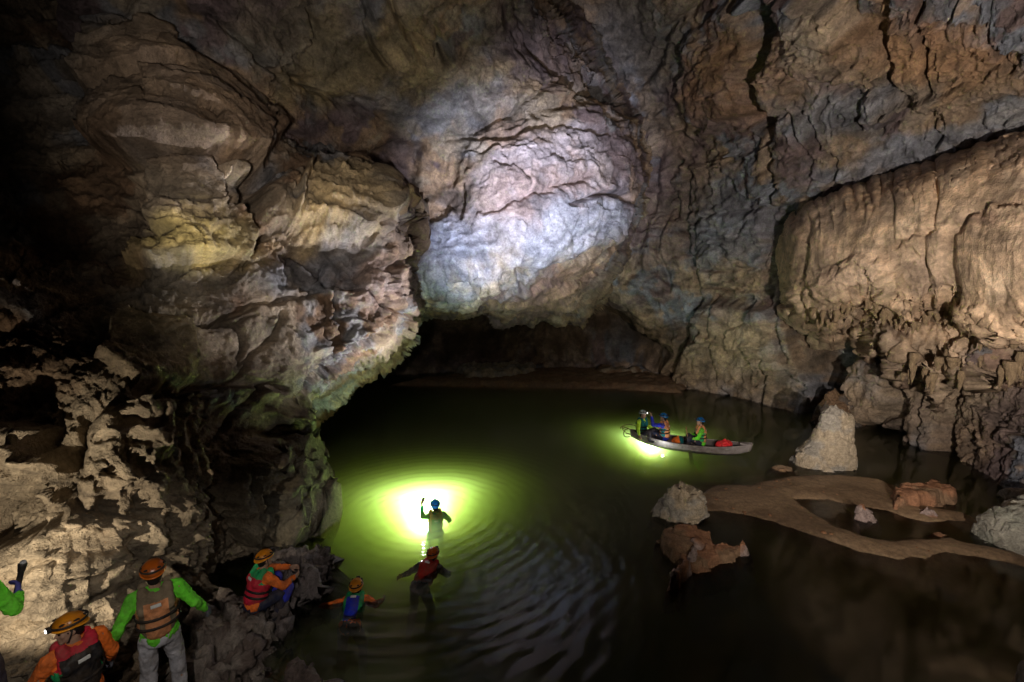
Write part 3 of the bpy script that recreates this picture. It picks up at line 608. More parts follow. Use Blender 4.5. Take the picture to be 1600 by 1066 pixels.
    for i in range(13):
        t = math.pi / 2 * i / 12
        ring = []
        for k in range(seg):
            a = 2 * math.pi * k / seg; rr = math.cos(t) ** .85; ridge = 1 + .03 * math.cos(6 * a) * math.sin(2 * t)
            dip = -.035 * max(0, -math.sin(a)) * (1 - i / 12)      # lower at the nape
            ring.append(hm.verts.new(c0 + HM @ Vector((.108 * rr * math.cos(a) * ridge, .132 * rr * math.sin(a) * ridge, .105 * math.sin(t) + dip))))
        rows.append(ring)
    for i in range(12):
        for k in range(seg): hm.faces.new((rows[i][k], rows[i][(k + 1) % seg], rows[i + 1][(k + 1) % seg], rows[i + 1][k]))
    bmesh.ops.solidify(hm, geom=hm.faces[:], thickness=.006)
    ho = bm_obj('helmet', hm, MT[helmet], root)
    b = bmesh.new(); torus_path(b, [c0 + HM @ Vector((.110 * math.cos(t), .134 * math.sin(t), .006 - .035 * max(0, -math.sin(t)))) for t in np.linspace(0, 2 * math.pi, 32, endpoint=False)], .007, True, 8); bm_obj('rim', b, MT[helmet], ho)
    b = bmesh.new(); torus_path(b, [c0 + HM @ Vector((.109 * math.cos(t), .133 * math.sin(t), .034)) for t in np.linspace(0, 2 * math.pi, 32, endpoint=False)], .005, True, 8, 2.6); bm_obj('lamp_band', b, MT['black'], ho)
    for s in (-1, 1):
        for a0 in (50, 100, 145):
            b = bmesh.new(); a = R(a0); ellip(b, c0 + HM @ Vector((s * .099 * math.sin(a), .122 * math.cos(a), .062)), (.008 + .012 * abs(math.cos(a)), .008 + .016 * math.sin(a), .009), HM, 12); bm_obj('vent', b, MT['black'], ho)
    b = bmesh.new(); rbox(b, c0 + HM @ Vector((0, .150, .036)), (.062, .034, .042), HM); lp = bm_obj('head_lamp', b, MT['black'], ho)
    b = bmesh.new(); ellip(b, c0 + HM @ Vector((0, .168, .036)), (.018, .007, .018), HM, 14); bm_obj('lens', b, MT[lamp], lp)
    b = bmesh.new(); torus_path(b, [H(-.085, 0, .04), H(-.078, .01, -.02), H(-.05, .03, -.10), H(0, .035, -.118), H(.05, .03, -.10), H(.078, .01, -.02), H(.085, 0, .04)], .004, False, 6, 2); bm_obj('chin_strap', b, MT['black'], ho)
    root['_J'] = 0; del root['_J']
    def to_world(v): return root.location + (rz @ Vector(v)) * scale
    return root, J, to_world

# ------------------------------------------------------------------ rocks
def stone_shape(name, rows, zb, thick, seed, m, base=TAN, base2=GREY, rough=.10, label=None, cat='rock', n=150, group=None, lean=0.0):
    """rows: (py, left px, right px) from the waterline up, read at the rock's own distance"""
    y0 = W(0.5 * (rows[0][1] + rows[0][2]), rows[0][0], zb).y + thick * .8
    prof = []
    for py, xl, xr in rows:
        u = (CY - py) / F
        t = y0 / (cp + u * sp)
        z = HC + t * (-sp + u * cp); prof.append((z, (xl - CX) / F * t, (xr - CX) / F * t))
    prof.sort(); prof = [(prof[0][0] - .7, prof[0][1] - .2, prof[0][2] + .2)] + prof
    zz = np.array([q[0] for q in prof]); l = np.array([q[1] for q in prof]); r_ = np.array([q[2] for q in prof])
    nz, na = n, int(n * 1.4); Z = np.linspace(zz[0], zz[-1], nz); Lx = np.interp(Z, zz, l); Rx = np.interp(Z, zz, r_)
    A = np.linspace(0, 2 * math.pi, na, endpoint=False); cx = (Lx + Rx) / 2; hw = (Rx - Lx) / 2
    end = np.sqrt(np.clip((zz[-1] - Z) / (.12 * (zz[-1] - zz[1])), 0, 1)); hw = hw * np.where(Z > zz[-1] - .12 * (zz[-1] - zz[1]), end, 1)
    V = np.stack([cx[:, None] + hw[:, None] * np.cos(A)[None], y0 + (hw * thick / max(hw.max(), .1))[:, None] * np.sin(A)[None] + lean * (Z - zz[1])[:, None], np.broadcast_to(Z[:, None], (nz, na))], -1).astype(np.float32)
    return stone_mesh(name, V, seed, m, base, base2, rough, label, cat, group, True)
def stone_mesh(name, V, seed, m, base, base2, rough, label, cat, group, wrap):
    pw = np.concatenate([V[:, -1:], V, V[:, :1]], 1) if wrap else V
    du = np.gradient(pw, axis=1); dv = np.gradient(pw, axis=0); nrm = np.cross(du, dv)
    if wrap: nrm = nrm[:, 1:-1]
    nrm /= np.linalg.norm(nrm, axis=-1, keepdims=True) + 1e-9
    k = seed * 13; q = V + .12 * np.stack([fbm(V * 2, 3, k), fbm(V * 2 + 9, 3, k), fbm(V * 2 + 20, 3, k)], -1)
    f1, e1, pl = worley(q * 2.2, k); f2_, e2, pl2 = worley(q * 5.5, k + 1)
    tb = q[..., 2] * 7 + q[..., 0] * 1.5 + fbm(q * 2, 2, k + 7); fr = tb - np.floor(tb)
    f3_, e3, pl3 = worley(q * 1.3 + 7, k + 8); h = rough * (pl3 * 2.0 + pl * 1.0 + .35 * pl2 + .2 * fr + .10 * fbm(V * 6, 5, k + 3, .65)) - rough * .3 * np.exp(-(e1 / .03) ** 2); h = np.clip(h - np.percentile(h, 65), -rough * 2.0, rough * .7)
    V2 = V + nrm * h[..., None]
    t = sstep(-.1, .25, fbm(V * 1.3, 4, k + 5)); cc = base + (base2 - base) * t[..., None]
    if wrap:
        V2 = np.concatenate([V2, V2[:, :1]], 1); cc = np.concatenate([cc, cc[:, :1]], 1)
    o = grid_mesh(name, V2.astype(np.float32), np.ones(V2.shape[:2], bool), cc, m)
    return tag(o, label, cat, group) if label else o
def slab(name, poly, ztop, edge, seed, m, base, base2, label=None, cat='rock', rough=.06, res=.03, tilt=(0, 0), kind=None, zlow=-.4, dome=.0, ragged=.12, group=None):
    """a low rock or bank as a real height field on its own footprint (outline read where its top meets the view)"""
    pw = [W(x, y, ztop * .5) for x, y in poly]; xy = [(a.x, a.y) for a in pw]; a = np.array(xy); pad = edge * 1.5 + .3
    xs = np.arange(a[:, 0].min() - pad, a[:, 0].max() + pad, res); ys = np.arange(a[:, 1].min() - pad, a[:, 1].max() + pad, res); X, Y = np.meshgrid(xs, ys)
    q = np.stack([X, Y, X * 0 + seed], -1).astype(np.float32)
    sd = poly_sd(X + ragged * fbm(q * 2.2, 4, seed), Y + ragged * fbm(q * 2.2 + 30, 4, seed), xy)
    t = sstep(edge, -edge, sd); Z = zlow + (ztop - zlow) * t + dome * np.clip(-sd, 0, 1) + ((X - a[:, 0].mean()) * tilt[0] + (Y - a[:, 1].mean()) * tilt[1]) * t
    V = np.stack([X, Y, Z], -1).astype(np.float32); k = seed * 13
    f1, e1, pl = worley(V * 2.3, k); f2_, e2, pl2 = worley(V * 6, k + 1)
    h = rough * (1.3 * pl + .5 * pl2 + .35 * ridged(V * 3, 4, k + 2) + .3 * fbm(V * 10, 3, k + 4))
    du = np.gradient(V, axis=1); dv = np.gradient(V, axis=0); nn = np.cross(du, dv); nn /= np.linalg.norm(nn, axis=-1, keepdims=True) + 1e-9
    V = V + nn * np.clip(h - np.median(h), -rough * 1.3, rough * 1.1)[..., None]
    tt = sstep(-.1, .2, fbm(V * 1.5, 4, k + 5)); cc = base + (base2 - base) * tt[..., None]
    o = grid_mesh(name, V, (sd < edge * 1.3), cc, m)
    if kind: tag(o, kind=kind)
    return tag(o, label, cat, group) if label else o

PALE = hexc(.46,.38,.28); RUST = hexc(.36,.18,.10); LGREY = hexc(.34,.31,.27)
M_stone = rock_mat('boulder_limestone', .7, .02, 2.2)
stone_shape('boulder', [(738,1236,1333),(725,1238,1335),(705,1250,1334),(690,1268,1333),(670,1276,1332),(655,1280,1330),(642,1284,1326),(632,1290,1322)], 0, .7, 3, M_stone, PALE, LGREY*1.1, .06, 'tall pale boulder with a blunt top standing in the river by the sand bar', n=170)
stone_shape('rock', [(668,1262,1352),(650,1268,1344),(630,1280,1330),(614,1290,1320),(606,1297,1312)], 0, .6, 33, M_stone, BROWN*1.1, DARK*1.5, .10, 'dark brown rock knob just behind the tall pale boulder', n=110)
stone_shape('boulder', [(822,1018,1094),(808,1022,1100),(790,1034,1104),(775,1040,1104),(765,1050,1090),(755,1058,1072),(750,1055,1070)], 0, .55, 5, M_stone, PALE*1.25, LGREY*1.4, .11, 'pale pyramid boulder at the left tip of the sand bar', n=140)
slab('rock', [(1026,838),(1050,828),(1085,830),(1112,836),(1125,850),(1155,852),(1170,862),(1150,872),(1120,882),(1085,886),(1050,872),(1035,855)], .20, .10, 6, M_stone, BROWN*1.6, RUST, 'flat brown rock slab just below the pale pyramid boulder', rough=.05, tilt=(-.02,.1))
stone_shape('rock', [(866,1148,1172),(856,1151,1171),(848,1155,1167),(843,1158,1163)], .1, .16, 8, M_stone, PINK*1.1, RUST, .03, 'small pinkish knob of rock on the right tip of the flat brown slab', n=60)
slab('rock', [(1078,850),(1095,848),(1100,862),(1085,878),(1075,898),(1060,914),(1040,912),(1045,896),(1062,884),(1070,866)], .26, .07, 9, M_stone, PINK*1.2, RUST, 'narrow pinkish rock ridge leaning against the flat brown slab', rough=.06)
slab('rock', [(1388,770),(1410,764),(1450,757),(1484,758),(1488,776),(1460,784),(1425,786),(1400,790)], .28, .10, 10, M_stone, RUST, BROWN*1.3, 'long reddish brown rock behind the sand bar', rough=.06)
stone_shape('rock', [(820,1337,1374),(808,1337,1366),(797,1340,1358),(790,1342,1354)], 0, .28, 41, M_stone, RUST*1.25, PINK*.9, .05, 'orange red upright rock in the pool of the sand bar', n=80)
stone_shape('rock', [(815,1424,1472),(805,1428,1470),(796,1436,1462),(791,1442,1456)], 0, .3, 12, M_stone, RUST, PINK, .05, 'rounded reddish rock with a pale top beside the pool', n=90)
stone_shape('rock', [(846,1452,1494),(839,1458,1486),(834,1466,1478)], 0, .3, 13, M_stone, RUST*.8, BROWN*1.2, .03, 'small low dark rock near the far end of the sand bar', n=60)
stone_shape('rock', [(742,1200,1252),(734,1206,1246),(727,1214,1232)], 0, .5, 14, M_stone, BROWN*1.5, TAN*.8, .04, 'low brown rock beside the foot of the tall pointed boulder', n=70)
stone_shape('boulder', [(880,1536,1700),(850,1538,1700),(825,1548,1700),(800,1575,1700),(780,1620,1690)], 0, .9, 15, M_stone, hexc(.33,.33,.28), hexc(.42,.40,.34), .07, 'big greenish grey layered boulder cut by the picture edge', n=160)
stone_shape('rock', [(790,1560,1640),(780,1562,1640),(772,1568,1630),(766,1580,1610)], 0, .4, 16, M_stone, hexc(.30,.31,.28), LGREY, .05, 'grey green rock just above the big layered boulder', n=80)
slab('rock', [(712,578),(735,570),(790,568),(836,571),(838,580),(800,588),(730,590)], .45, .25, 17, M_stone, PALE*.8, LGREY*.8, 'long pale slab lying on the far river bank', rough=.12, res=.08)
slab('rock', [(930,576),(980,572),(1050,574),(1052,580),(990,583),(940,584)], .35, .25, 18, M_stone, PALE*.6, BROWN, 'thin flat ledge stone at the right end of the far bank', rough=.12, res=.08)
slab('sand_bank', [(600,600),(660,590),(760,578),(880,574),(1040,580),(1075,600),(1068,612),(960,606),(860,604),(740,602)], .22, .6, 19, M_stone, BROWN*1.1, TAN*.6, rough=.05, res=.1, kind='structure')
# shore rocks at the left
M_shore = rock_mat('dark_shore_limestone', .55, .03, 2.4)
slab('rock_ledge', [(440,1000),(405,905),(420,875),(470,868),(500,862),(528,872),(530,888),(515,905),(480,925),(452,948),(440,975)], .40, .14, 21, M_shore, hexc(.15,.12,.11), hexc(.26,.22,.21), 'dark jagged rock ledge beside the crouching caver', rough=.17, cat='rock', ragged=.25, res=.025)
slab('rock_ledge', [(230,1300),(262,1060),(290,975),(330,950),(380,950),(420,975),(425,1010),(400,1050),(360,1120),(330,1300)], .42, .25, 22, M_shore, hexc(.32,.27,.23), hexc(.16,.12,.10), 'broken grey rock under the crouching caver', rough=.17, cat='rock', ragged=.3, res=.025, tilt=(-.15,0))
slab('rock', [(445,1052),(458,1038),(490,1042),(520,1055),(545,1080),(520,1120),(440,1120)], .25, .10, 23, M_shore, hexc(.34,.28,.24), hexc(.2,.15,.13), 'small grey rock at the bottom edge of the water', rough=.10, res=.02)
slab('rock', [(1588,1044),(1640,1036),(1700,1060),(1640,1090),(1600,1070)], .2, .08, 24, M_stone, PALE*.8, LGREY, 'pale rock tip in the bottom right corner of the river', rough=.07, res=.03)
slab('rock_ledge', [(-300,1600),(-200,1250),(0,1180),(130,1180),(240,1200),(260,1300),(200,1600),(-300,1900)], 1.22, .3, 25, M_shore, hexc(.30,.25,.2), hexc(.16,.12,.10), 'rough rock shelf under the cavers at the left edge', rough=.1, cat='rock', ragged=.3, res=.04)

# ------------------------------------------------------------------ sand bar and river bed
def riverbed():
    bars = [[(1085,800),(1092,775),(1120,758),(1180,757),(1250,742),(1320,743),(1380,752),(1402,770),(1440,790),(1500,800),(1500,812),(1440,812),(1390,800),(1330,788),(1295,780),(1240,782),(1262,800),(1300,822),(1345,838),(1400,849),(1450,846),(1490,842),(1570,858),(1660,900),(1600,884),(1530,872),(1480,862),(1440,872),(1400,872),(1350,862),(1290,842),(1230,822),(1180,806),(1120,798)]]
    xy = [[(W(x, y, .0).x, W(x, y, .0).y) for x, y in b] for b in bars]
    xs = np.arange(1.0, 17.5, .05); ys = np.arange(4.2, 15.5, .05); X, Y = np.meshgrid(xs, ys); q = np.stack([X, Y, X * 0], -1).astype(np.float32)
    sd = poly_sd(X + .12 * fbm(q * 1.2, 3, 91), Y + .12 * fbm(q * 1.2 + 9, 3, 92), xy[0])
    Z = np.where(sd < 0, .015 + .10 * (1 - np.exp(sd * 2.2)), -.16 * (1 - np.exp(-sd * 2.0)) - .26 * np.clip(sd, 0, 20) ** 1.15) + .03 * fbm(q * 1.1, 4, 93) + .006 * fbm(q * 6, 3, 94)
    Z = np.maximum(Z, -2.7); sp_ = [(W(x, y).x, W(x, y).y) for x, y in [(1225,775),(1300,780),(1335,805),(1335,838),(1275,812)]]; Z = np.maximum(Z, np.where(poly_sd(X, Y, sp_) < .1, -.045 + .02 * fbm(q * 2, 3, 96), -9))
    Z = Z + np.where(Z > 0, .006 * np.sin((X * .8 + Y * 1.4) * 22 + 4 * fbm(q * 1.5, 2, 97)) * sstep(-.1, .2, fbm(q * .8, 2, 98)), 0); V = np.stack([X, Y, Z], -1).astype(np.float32)
    t = sstep(-.2, .25, fbm(q * .9, 4, 95)); cc = hexc(.30,.205,.125) + (hexc(.19,.125,.075) - hexc(.30,.205,.125)) * t[..., None]
    m = rock_mat('river_sand', .6, .006, 3.0)
    tag(grid_mesh('sand_bank', V, np.ones(X.shape, bool), cc, m), kind='structure')
riverbed()
def pebbles():
    rp = random.Random(3); bm = bmesh.new(); n = 0; ring = [(W(x, y).x, W(x, y).y) for x, y in [(1095,795),(1115,770),(1180,760),(1250,748),(1320,750),(1380,762),(1430,795),(1390,790),(1300,775),(1235,780),(1262,808),(1345,842),(1400,855),(1560,865),(1440,868),(1350,855),(1230,818)]]
    while n < 150:
        x, y = rp.uniform(3, 13), rp.uniform(7, 13)
        if poly_sd(np.array([x]), np.array([y]), ring)[0] > .02: continue
        s_ = rp.choice([.012, .018, .03, .05]) * rp.uniform(.7, 1.3); ellip(bm, (x, y, .06 * rp.random()), (s_, s_ * rp.uniform(.6, 1), s_ * .6), Matrix.Rotation(rp.uniform(0, 6), 3, 'Z'), 8); n += 1
    tag(bm_obj('pebbles', bm, MT['paddle']), kind='stuff')
pebbles()

# ------------------------------------------------------------------ stalactites on the flowstone fringe
def spike(seed, n=18, m=12):
    A = np.linspace(0, 2 * math.pi, n + 1); Z = np.linspace(.35, -1, m); V = np.zeros((m, n + 1, 3), np.float32)
    for i, z in enumerate(Z):
        r = (1.0 if z > 0 else (1 + z) ** .7) * (.9 + .12 * math.sin(9 * z + seed)) + .02
        V[i, :, 0] = r * np.cos(A) + .15 * math.sin(3 * z + seed); V[i, :, 1] = r * np.sin(A); V[i, :, 2] = z
    V[..., 0] *= 1 + .2 * fbm(V * 2 + seed, 2, seed); o = grid_mesh('stalactite', V, np.ones(V.shape[:2], bool), np.broadcast_to(hexc(.44,.32,.20), V.shape), M_flow); o.parent = flow
    return o
rs = random.Random(5)
base_sp = [spike(i) for i in range(4)]; used_sp = set()
fringe = [(1268,498),(1290,520),(1318,503),(1350,478),(1372,498),(1402,512),(1428,518),(1455,500),(1484,500),(1510,520),(1545,532),(1590,540),(1640,540)]
dd = {1268:15.0,1290:14.6,1318:14.3,1350:13.9,1372:13.7,1402:13.3,1428:12.9,1455:12.5,1484:12.2,1510:12.0,1545:11.5,1590:11.0,1640:10.5}
for i in range(52):
    t = i / 51 * (len(fringe) - 1.001); j = int(t); f = t - j
    x = fringe[j][0] * (1 - f) + fringe[j + 1][0] * f + rs.uniform(-4, 4); y = fringe[j][1] * (1 - f) + fringe[j + 1][1] * f - rs.uniform(2, 22); d = dd[fringe[j][0]] * (1 - f) + dd[fringe[j + 1][0]] * f + rs.uniform(-.15, .35)
    v = rs.randrange(4)
    if v in used_sp: o = base_sp[v].copy(); col.objects.link(o); o.parent = flow
    else: o = base_sp[v]; used_sp.add(v)
    o.location = P(x, y, d); r = rs.uniform(.06, .16); o.scale = (r, r * .8, rs.uniform(.12, .42)); o.rotation_euler = (rs.uniform(-.08, .08), rs.uniform(-.08, .08), rs.uniform(0, 6))

def yv(at, a, r):
    u = Vector((at[0], at[1])).normalized(); d = u * a + Vector((u.y, -u.x)) * r; return math.degrees(math.atan2(d.y, d.x)) - 90
for i in range(26):
    x = rs.uniform(1385, 1640); y = 575 + rs.uniform(-25, 20); d = 13.9 - (x - 1385) / 255 * 2.9 + rs.uniform(-.3, .2)
    o = base_sp[rs.randrange(4)].copy(); col.objects.link(o); o.parent = drape; o.location = P(x, y, d); r = rs.uniform(.06, .15); o.scale = (r, r, rs.uniform(.2, .55)); o.rotation_euler = (0, 0, rs.uniform(0, 6))
# ------------------------------------------------------------------ the boat and its load
def boat():
    a = W(986, 688, .0); b = W(1172, 711, 0); ax = (b - a); Lb = ax.length; yaw = math.atan2(ax.y, ax.x)
    root = bpy.data.objects.new('boat', None); col.objects.link(root); root.location = (a + b) / 2; root.rotation_euler = (0, 0, yaw); tag(root, 'long grey wooden canoe carrying three cavers', 'boat')
    n = 40; bm = bmesh.new(); rows = []
    def sec(t, inner):
        s = 2 * t - 1; w_ = .36 * (1 - abs(s) ** 2.6) + .05; sh = .20 + .16 * abs(s) ** 2.4; kz = -.14 + .26 * abs(s) ** 3.0; x = s * Lb / 2 * (1 + 0)
        if inner: w_ -= .03; kz += .035
        pts = []
        for k in range(11):
            u = -1 + 2 * k / 10; zz = kz + (sh - kz) * abs(u) ** 2.4; yy = w_ * (abs(u) ** .75) * (1 if u > 0 else -1)
            pts.append(Vector((x + (.18 * (zz - kz) * (1 if s > 0 else -1) * abs(s) ** 4), yy, zz)))
        return pts
    for inner in (0, 1):
        bm2 = bmesh.new(); rows = [[bm2.verts.new(p) for p in sec(i / n, inner)] for i in range(n + 1)]
        for i in range(n):
            for k in range(10): bm2.faces.new((rows[i][k], rows[i][k + 1], rows[i + 1][k + 1], rows[i + 1][k]))
        for e in (0, n): bm2.faces.new(rows[e])
        bm_obj('inside_planking' if inner else 'hull', bm2, MT['woodin' if inner else 'wood'], root)
    for s in (0, 10):
        b2 = bmesh.new(); torus_path(b2, [sec(i / n, 0)[s] + Vector((0, -.012 if s else .012, .006)) for i in range(n + 1)], .026, False, 8, .6); bm_obj('gunwale', b2, MT['wood'], root)
    for t in (.16, .34, .6, .8):
        p = sec(t, 1); b2 = bmesh.new(); rbox(b2, ((p[0] + p[10]) / 2 - Vector((0, 0, .06))), (.16, abs(p[0].y - p[10].y) + .03, .025)); bm_obj('seat_plank', b2, MT['wood'], root)
    b2 = bmesh.new(); p = sec(.985, 0); rbox(b2, (p[0] + p[10]) / 2 + Vector((-.12, 0, -.01)), (.34, .16, .03)); bm_obj('bow_deck', b2, MT['wood'], root)
    rz = Matrix.Rotation(yaw, 3, 'Z'); f = lambda s, y, z: root.location + rz @ Vector((s * Lb / 2, y, z)); return f, yaw, Lb
BF, BY, BL = boat()
def ropes():
    b = bmesh.new()
    for j in range(4):
        c = BF(-.98, .0, .30); pts = [c + Vector((-.12 + (.20 + .03 * j) * math.cos(t + j), .10 * math.sin(t * 1.3 + j), .05 * j - .05 + (.12 + .02 * j) * math.sin(t))) for t in np.linspace(0, 5.2, 22)]
        torus_path(b, pts, .014, False, 7)
    tag(bm_obj('mooring_rope', b, MT['rope']), 'loose straw coloured rope loops on the rear end of the canoe', 'rope')
ropes()
def bag(label, c, r, mats, tie, seed):
    root = bpy.data.objects.new('dry_bag', None); col.objects.link(root); root.location = c; tag(root, label, 'bag')
    b = bmesh.new(); ellip(b, (0, 0, r[2] * .9), r); ellip(b, (r[0] * .4, 0, r[2] * 1.2), (r[0] * .6, r[1] * .7, r[2] * .8)); capsule(b, (0, 0, r[2] * 1.5), r[0] * .3, (r[0] * .1, 0, r[2] * 2.1), r[0] * .13)
    o = fuse('sack', b, .015, mats, root, 2, .03, 6, (lambda cc: (cc[:, 0] > 0.02).astype(int)) if len(mats) > 1 else None)
    b = bmesh.new(); torus_path(b, [(r[0] * .25 * math.cos(t), r[0] * .25 * math.sin(t), r[2] * 1.72) for t in np.linspace(0, 6.283, 16, endpoint=False)], .012, True, 6); bm_obj('cord', b, MT[tie], root)
    return root
bag('orange and green dry bag between the two rear canoe men', BF(-.18, 0, .0), (.19,.17,.16), [MT['orange'], MT['teal']], 'black', 1)
bag('bright red dry bag in the front of the canoe', BF(.58, 0, .04), (.26,.18,.17), [MT['redbag']], 'black', 2)
SIT = dict(pelvis=(0,0,.12), neck=(0,.03,.63), shl=(-.18,.02,.58), shr=(.18,.02,.58), hpl=(-.09,.02,.10), hpr=(.09,.02,.10), knl=(-.12,.36,.30), knr=(.12,.36,.30), anl=(-.09,.40,.02), anr=(.09,.40,.02), ftl=(-.09,.53,-.0), ftr=(.09,.53,-.0))
def yaw_to(dx, dy): return math.degrees(math.atan2(dy, dx)) - 90
person('man in neon yellow shirt and white helmet at the rear of the canoe', BF(-.80, 0, .93), math.degrees(BY) - 90 - 28, {**SIT, 'ell':(-.30,.10,.36),'elr':(.30,.08,.36),'wrl':(-.34,.22,.18),'wrr':(.36,.18,.20),'face':(0,1,-.1)}, 'yellow', 'navy', 'h_white', ('teal','teal','teal'), .014, lamp='lens')
B2, J2, T2 = person('caver in blue helmet raising a torch in the canoe', BF(-.44, 0, .90), math.degrees(BY) + 90 - 12, {**SIT, 'ell':(-.28,.30,.58),'wrl':(-.20,.38,.84),'hdl':(.1,.35,1),'pnl':(0,1,0),'elr':(.26,.05,.33),'wrr':(.28,.22,.16),'face':(0,1,-.1)}, 'blue', 'navy', 'h_blue', ('tan','tan','teal'), .014)
def torch(label, at, d, name='torch', on=True, L=.16, r=.018):
    root = bpy.data.objects.new(name, None); col.objects.link(root); root.location = at; tag(root, label, 'torch'); d = Vector(d).normalized()
    b = bmesh.new(); capsule(b, -d * L * .5, r, d * L * .3, r); bm_obj('barrel', b, MT['black'], root)
    b = bmesh.new(); capsule(b, d * L * .3, r * 1.2, d * L * .5, r * 1.5); hd = bm_obj('lamp_head', b, MT['black'], root)
    b = bmesh.new(); ellip(b, d * (L * .5 + r * 1.1), (r * 1.1,) * 3); bm_obj('lens', b, MT['lens' if on else 'lensoff'], hd)
tp = T2(J2['wrl'] + Vector((.03,.05,.09))); td = (BF(-.80, 0, .95) - tp).normalized()
torch('small torch held up by the blue helmeted caver in the canoe', tp, td)
spot('torch_beam', tp + td * .14, tp + td, 22, (.85, .93, 1.0), 60, .8, .02)
B3, J3, T3 = person('paddler in lime shirt and blue helmet in the middle of the canoe', BF(.18, 0, .88), math.degrees(BY) + 90 + 10, {**SIT, 'ell':(-.24,.14,.33),'wrl':(-.12,.34,.26),'elr':(.26,.12,.33),'wrr':(.16,.34,.18),'face':(0,1,-.35)}, 'lime', 'navy', 'h_blue', ('khaki','tan','green'), .014)
def paddle():
    root = bpy.data.objects.new('paddle', None); col.objects.link(root); g = T3(J3['wrl'] + Vector((.05,.07,0))); root.location = g; tag(root, 'wooden paddle dipped beside the canoe by the lime shirted paddler', 'paddle')
    d = Vector((.10,-.32,-1)).normalized(); b = bmesh.new(); capsule(b, -d * .35, .016, d * .45, .016); bm_obj('shaft', b, MT['paddle'], root)
    b = bmesh.new(); rbox(b, d * .62, (.12, .02, .40), frame(d, (0, 1, 0))); bm_obj('blade', b, MT['paddle'], root)
paddle()

# ------------------------------------------------------------------ cavers on the shore and in the water
person('caver in orange sleeves and black vest, pale face in profile under an amber helmet', P(108, 983, 4.35), yv(P(108, 983, 4.35), 0.92, -0.3), {'face':(-.95,.05,-.12),'ell':(-.30,.10,1.14),'wrl':(-.30,.33,1.02),'elr':(.29,.02,1.12),'wrr':(.33,.20,.92)}, 'orange', 'navy', 'h_orange', ('black','red','green'), .011, glove='glove', lamp='lens', beltc='black', straps=(.1,), cw=.155, top=.99)
person('caver standing in lime sleeves, faded orange vest and pale grey trousers', P(240, 896, 4.9), yv(P(240, 896, 4.9), 1, 0.05), {'ell':(-.33,-.06,1.13),'wrl':(-.42,.06,.90),'elr':(.33,-.02,1.14),'wrr':(.43,.12,.92),'knl':(-.13,.02,.49),'knr':(.12,.06,.50),'anl':(-.16,-.04,.09),'anr':(.13,.02,.09)}, 'lime', 'grey', 'h_rust', ('tan','khaki','tan'), .011, glove='glove', straps=(.06,.16))
P3, K3, T3b = person('crouching caver in orange sleeves and red vest with blue knee pads', P(414, 874, 7.0), yv(P(414, 874, 7.0), 0.35, 0.95), dict(pelvis=(0,0,.20), neck=(0,.16,.66), fwd=(0,1,.2), shl=(-.18,.16,.61), shr=(.18,.16,.61), ell=(-.22,.42,.48), elr=(.24,.34,.40), wrl=(-.14,.62,.42), wrr=(.14,.56,.40),
       hpl=(-.09,.02,.19), hpr=(.09,.02,.19), knl=(-.13,.36,.32), knr=(.15,.40,.24), anl=(-.13,.22,-.06), anr=(.13,.24,-.10), face=(0,1,-.5)), 'orange', 'navy', 'h_orange', ('red','green','red'), .012, glove=None, straps=(.06,.14), cw=.16)
for s_ in 'lr':
    b = bmesh.new(); k_ = K3['kn' + s_]; d_ = (K3['an' + s_] - k_).normalized(); capsule(b, k_ - d_ * .05 + Vector((0, .02, .0)), .092, k_ + d_ * .10 + Vector((0, .02, 0)), .084); fuse('knee_pad', b, .014, MT['blue'], P3, 3)
PR = dict(pelvis=(0,-.43,-.17), neck=(0,0,.0), fwd=(0,.25,-1), face=(0,1,-.05), shl=(-.19,-.04,-.03), shr=(.19,-.04,-.03), hpl=(-.09,-.44,-.20), hpr=(.09,-.44,-.20), knl=(-.15,-.42,-.64), knr=(.17,-.34,-.62), anl=(-.14,-.62,-1.0), anr=(.18,-.50,-1.02), ftl=(-.14,-.64,-1.14), ftr=(.18,-.48,-1.16))
person('swimmer in blue back panel and orange sleeves under an amber helmet', W(557, 918, .13), yv(W(558, 918, .2), 0.95, 0.25), {**PR, 'ell':(-.38,-.10,-.04),'wrl':(-.58,-.02,-.10),'elr':(.36,-.14,-.05),'wrr':(.42,.06,-.12)}, 'orange', 'navy', 'h_orange', ('blue','green','green'), .012, straps=())
person('swimmer in dark red vest trailing dark legs behind the lamp swimmer', W(677, 868, .12), yv(W(677, 868, .12), 0.85, 0.5), {**PR, 'ell':(-.34,-.24,-.10),'wrl':(-.40,-.40,-.08),'elr':(.28,.08,-.20),'wrr':(.22,.30,-.34)}, 'black', 'navy', 'h_rust', ('darkred','darkred','darkred'), .012, straps=())
B6, J6, T6 = person('swimmer in blue helmet and green shirt holding up a phone in the glow', W(680, 791, .05), yv(W(680, 791, .05), 1, -0.1), dict(pelvis=(0,.08,-.51), neck=(0,0,.0), fwd=(0,1,-.4), face=(0,1,-.1), shl=(-.18,-.02,-.05), shr=(.18,-.02,-.05), ell=(-.30,.02,-.06), wrl=(-.30,.08,.18), hdl=(0,.1,1), pnl=(.8,.4,0), elr=(.32,-.06,-.20), wrr=(.30,.2,-.22),
       hpl=(-.09,.09,-.53), hpr=(.09,.09,-.53), knl=(-.14,.42,-.76), knr=(.15,.40,-.80), anl=(-.14,.45,-1.18), anr=(.16,.36,-1.2), ftl=(-.14,.58,-1.25), ftr=(.16,.5,-1.27)), 'green', 'teal', 'h_blue', ('green','tan','green'), .012, straps=())
b = bmesh.new(); rbox(b, (0, 0, 0), (.07, .012, .13)); ph = bm_obj('phone', b, MT['black']); ph.location = T6(J6['wrl'] + Vector((.03, .05, .11))); ph.rotation_euler = (0, .35, .3); tag(ph, 'black phone held above the water by the lamp swimmer', 'phone')
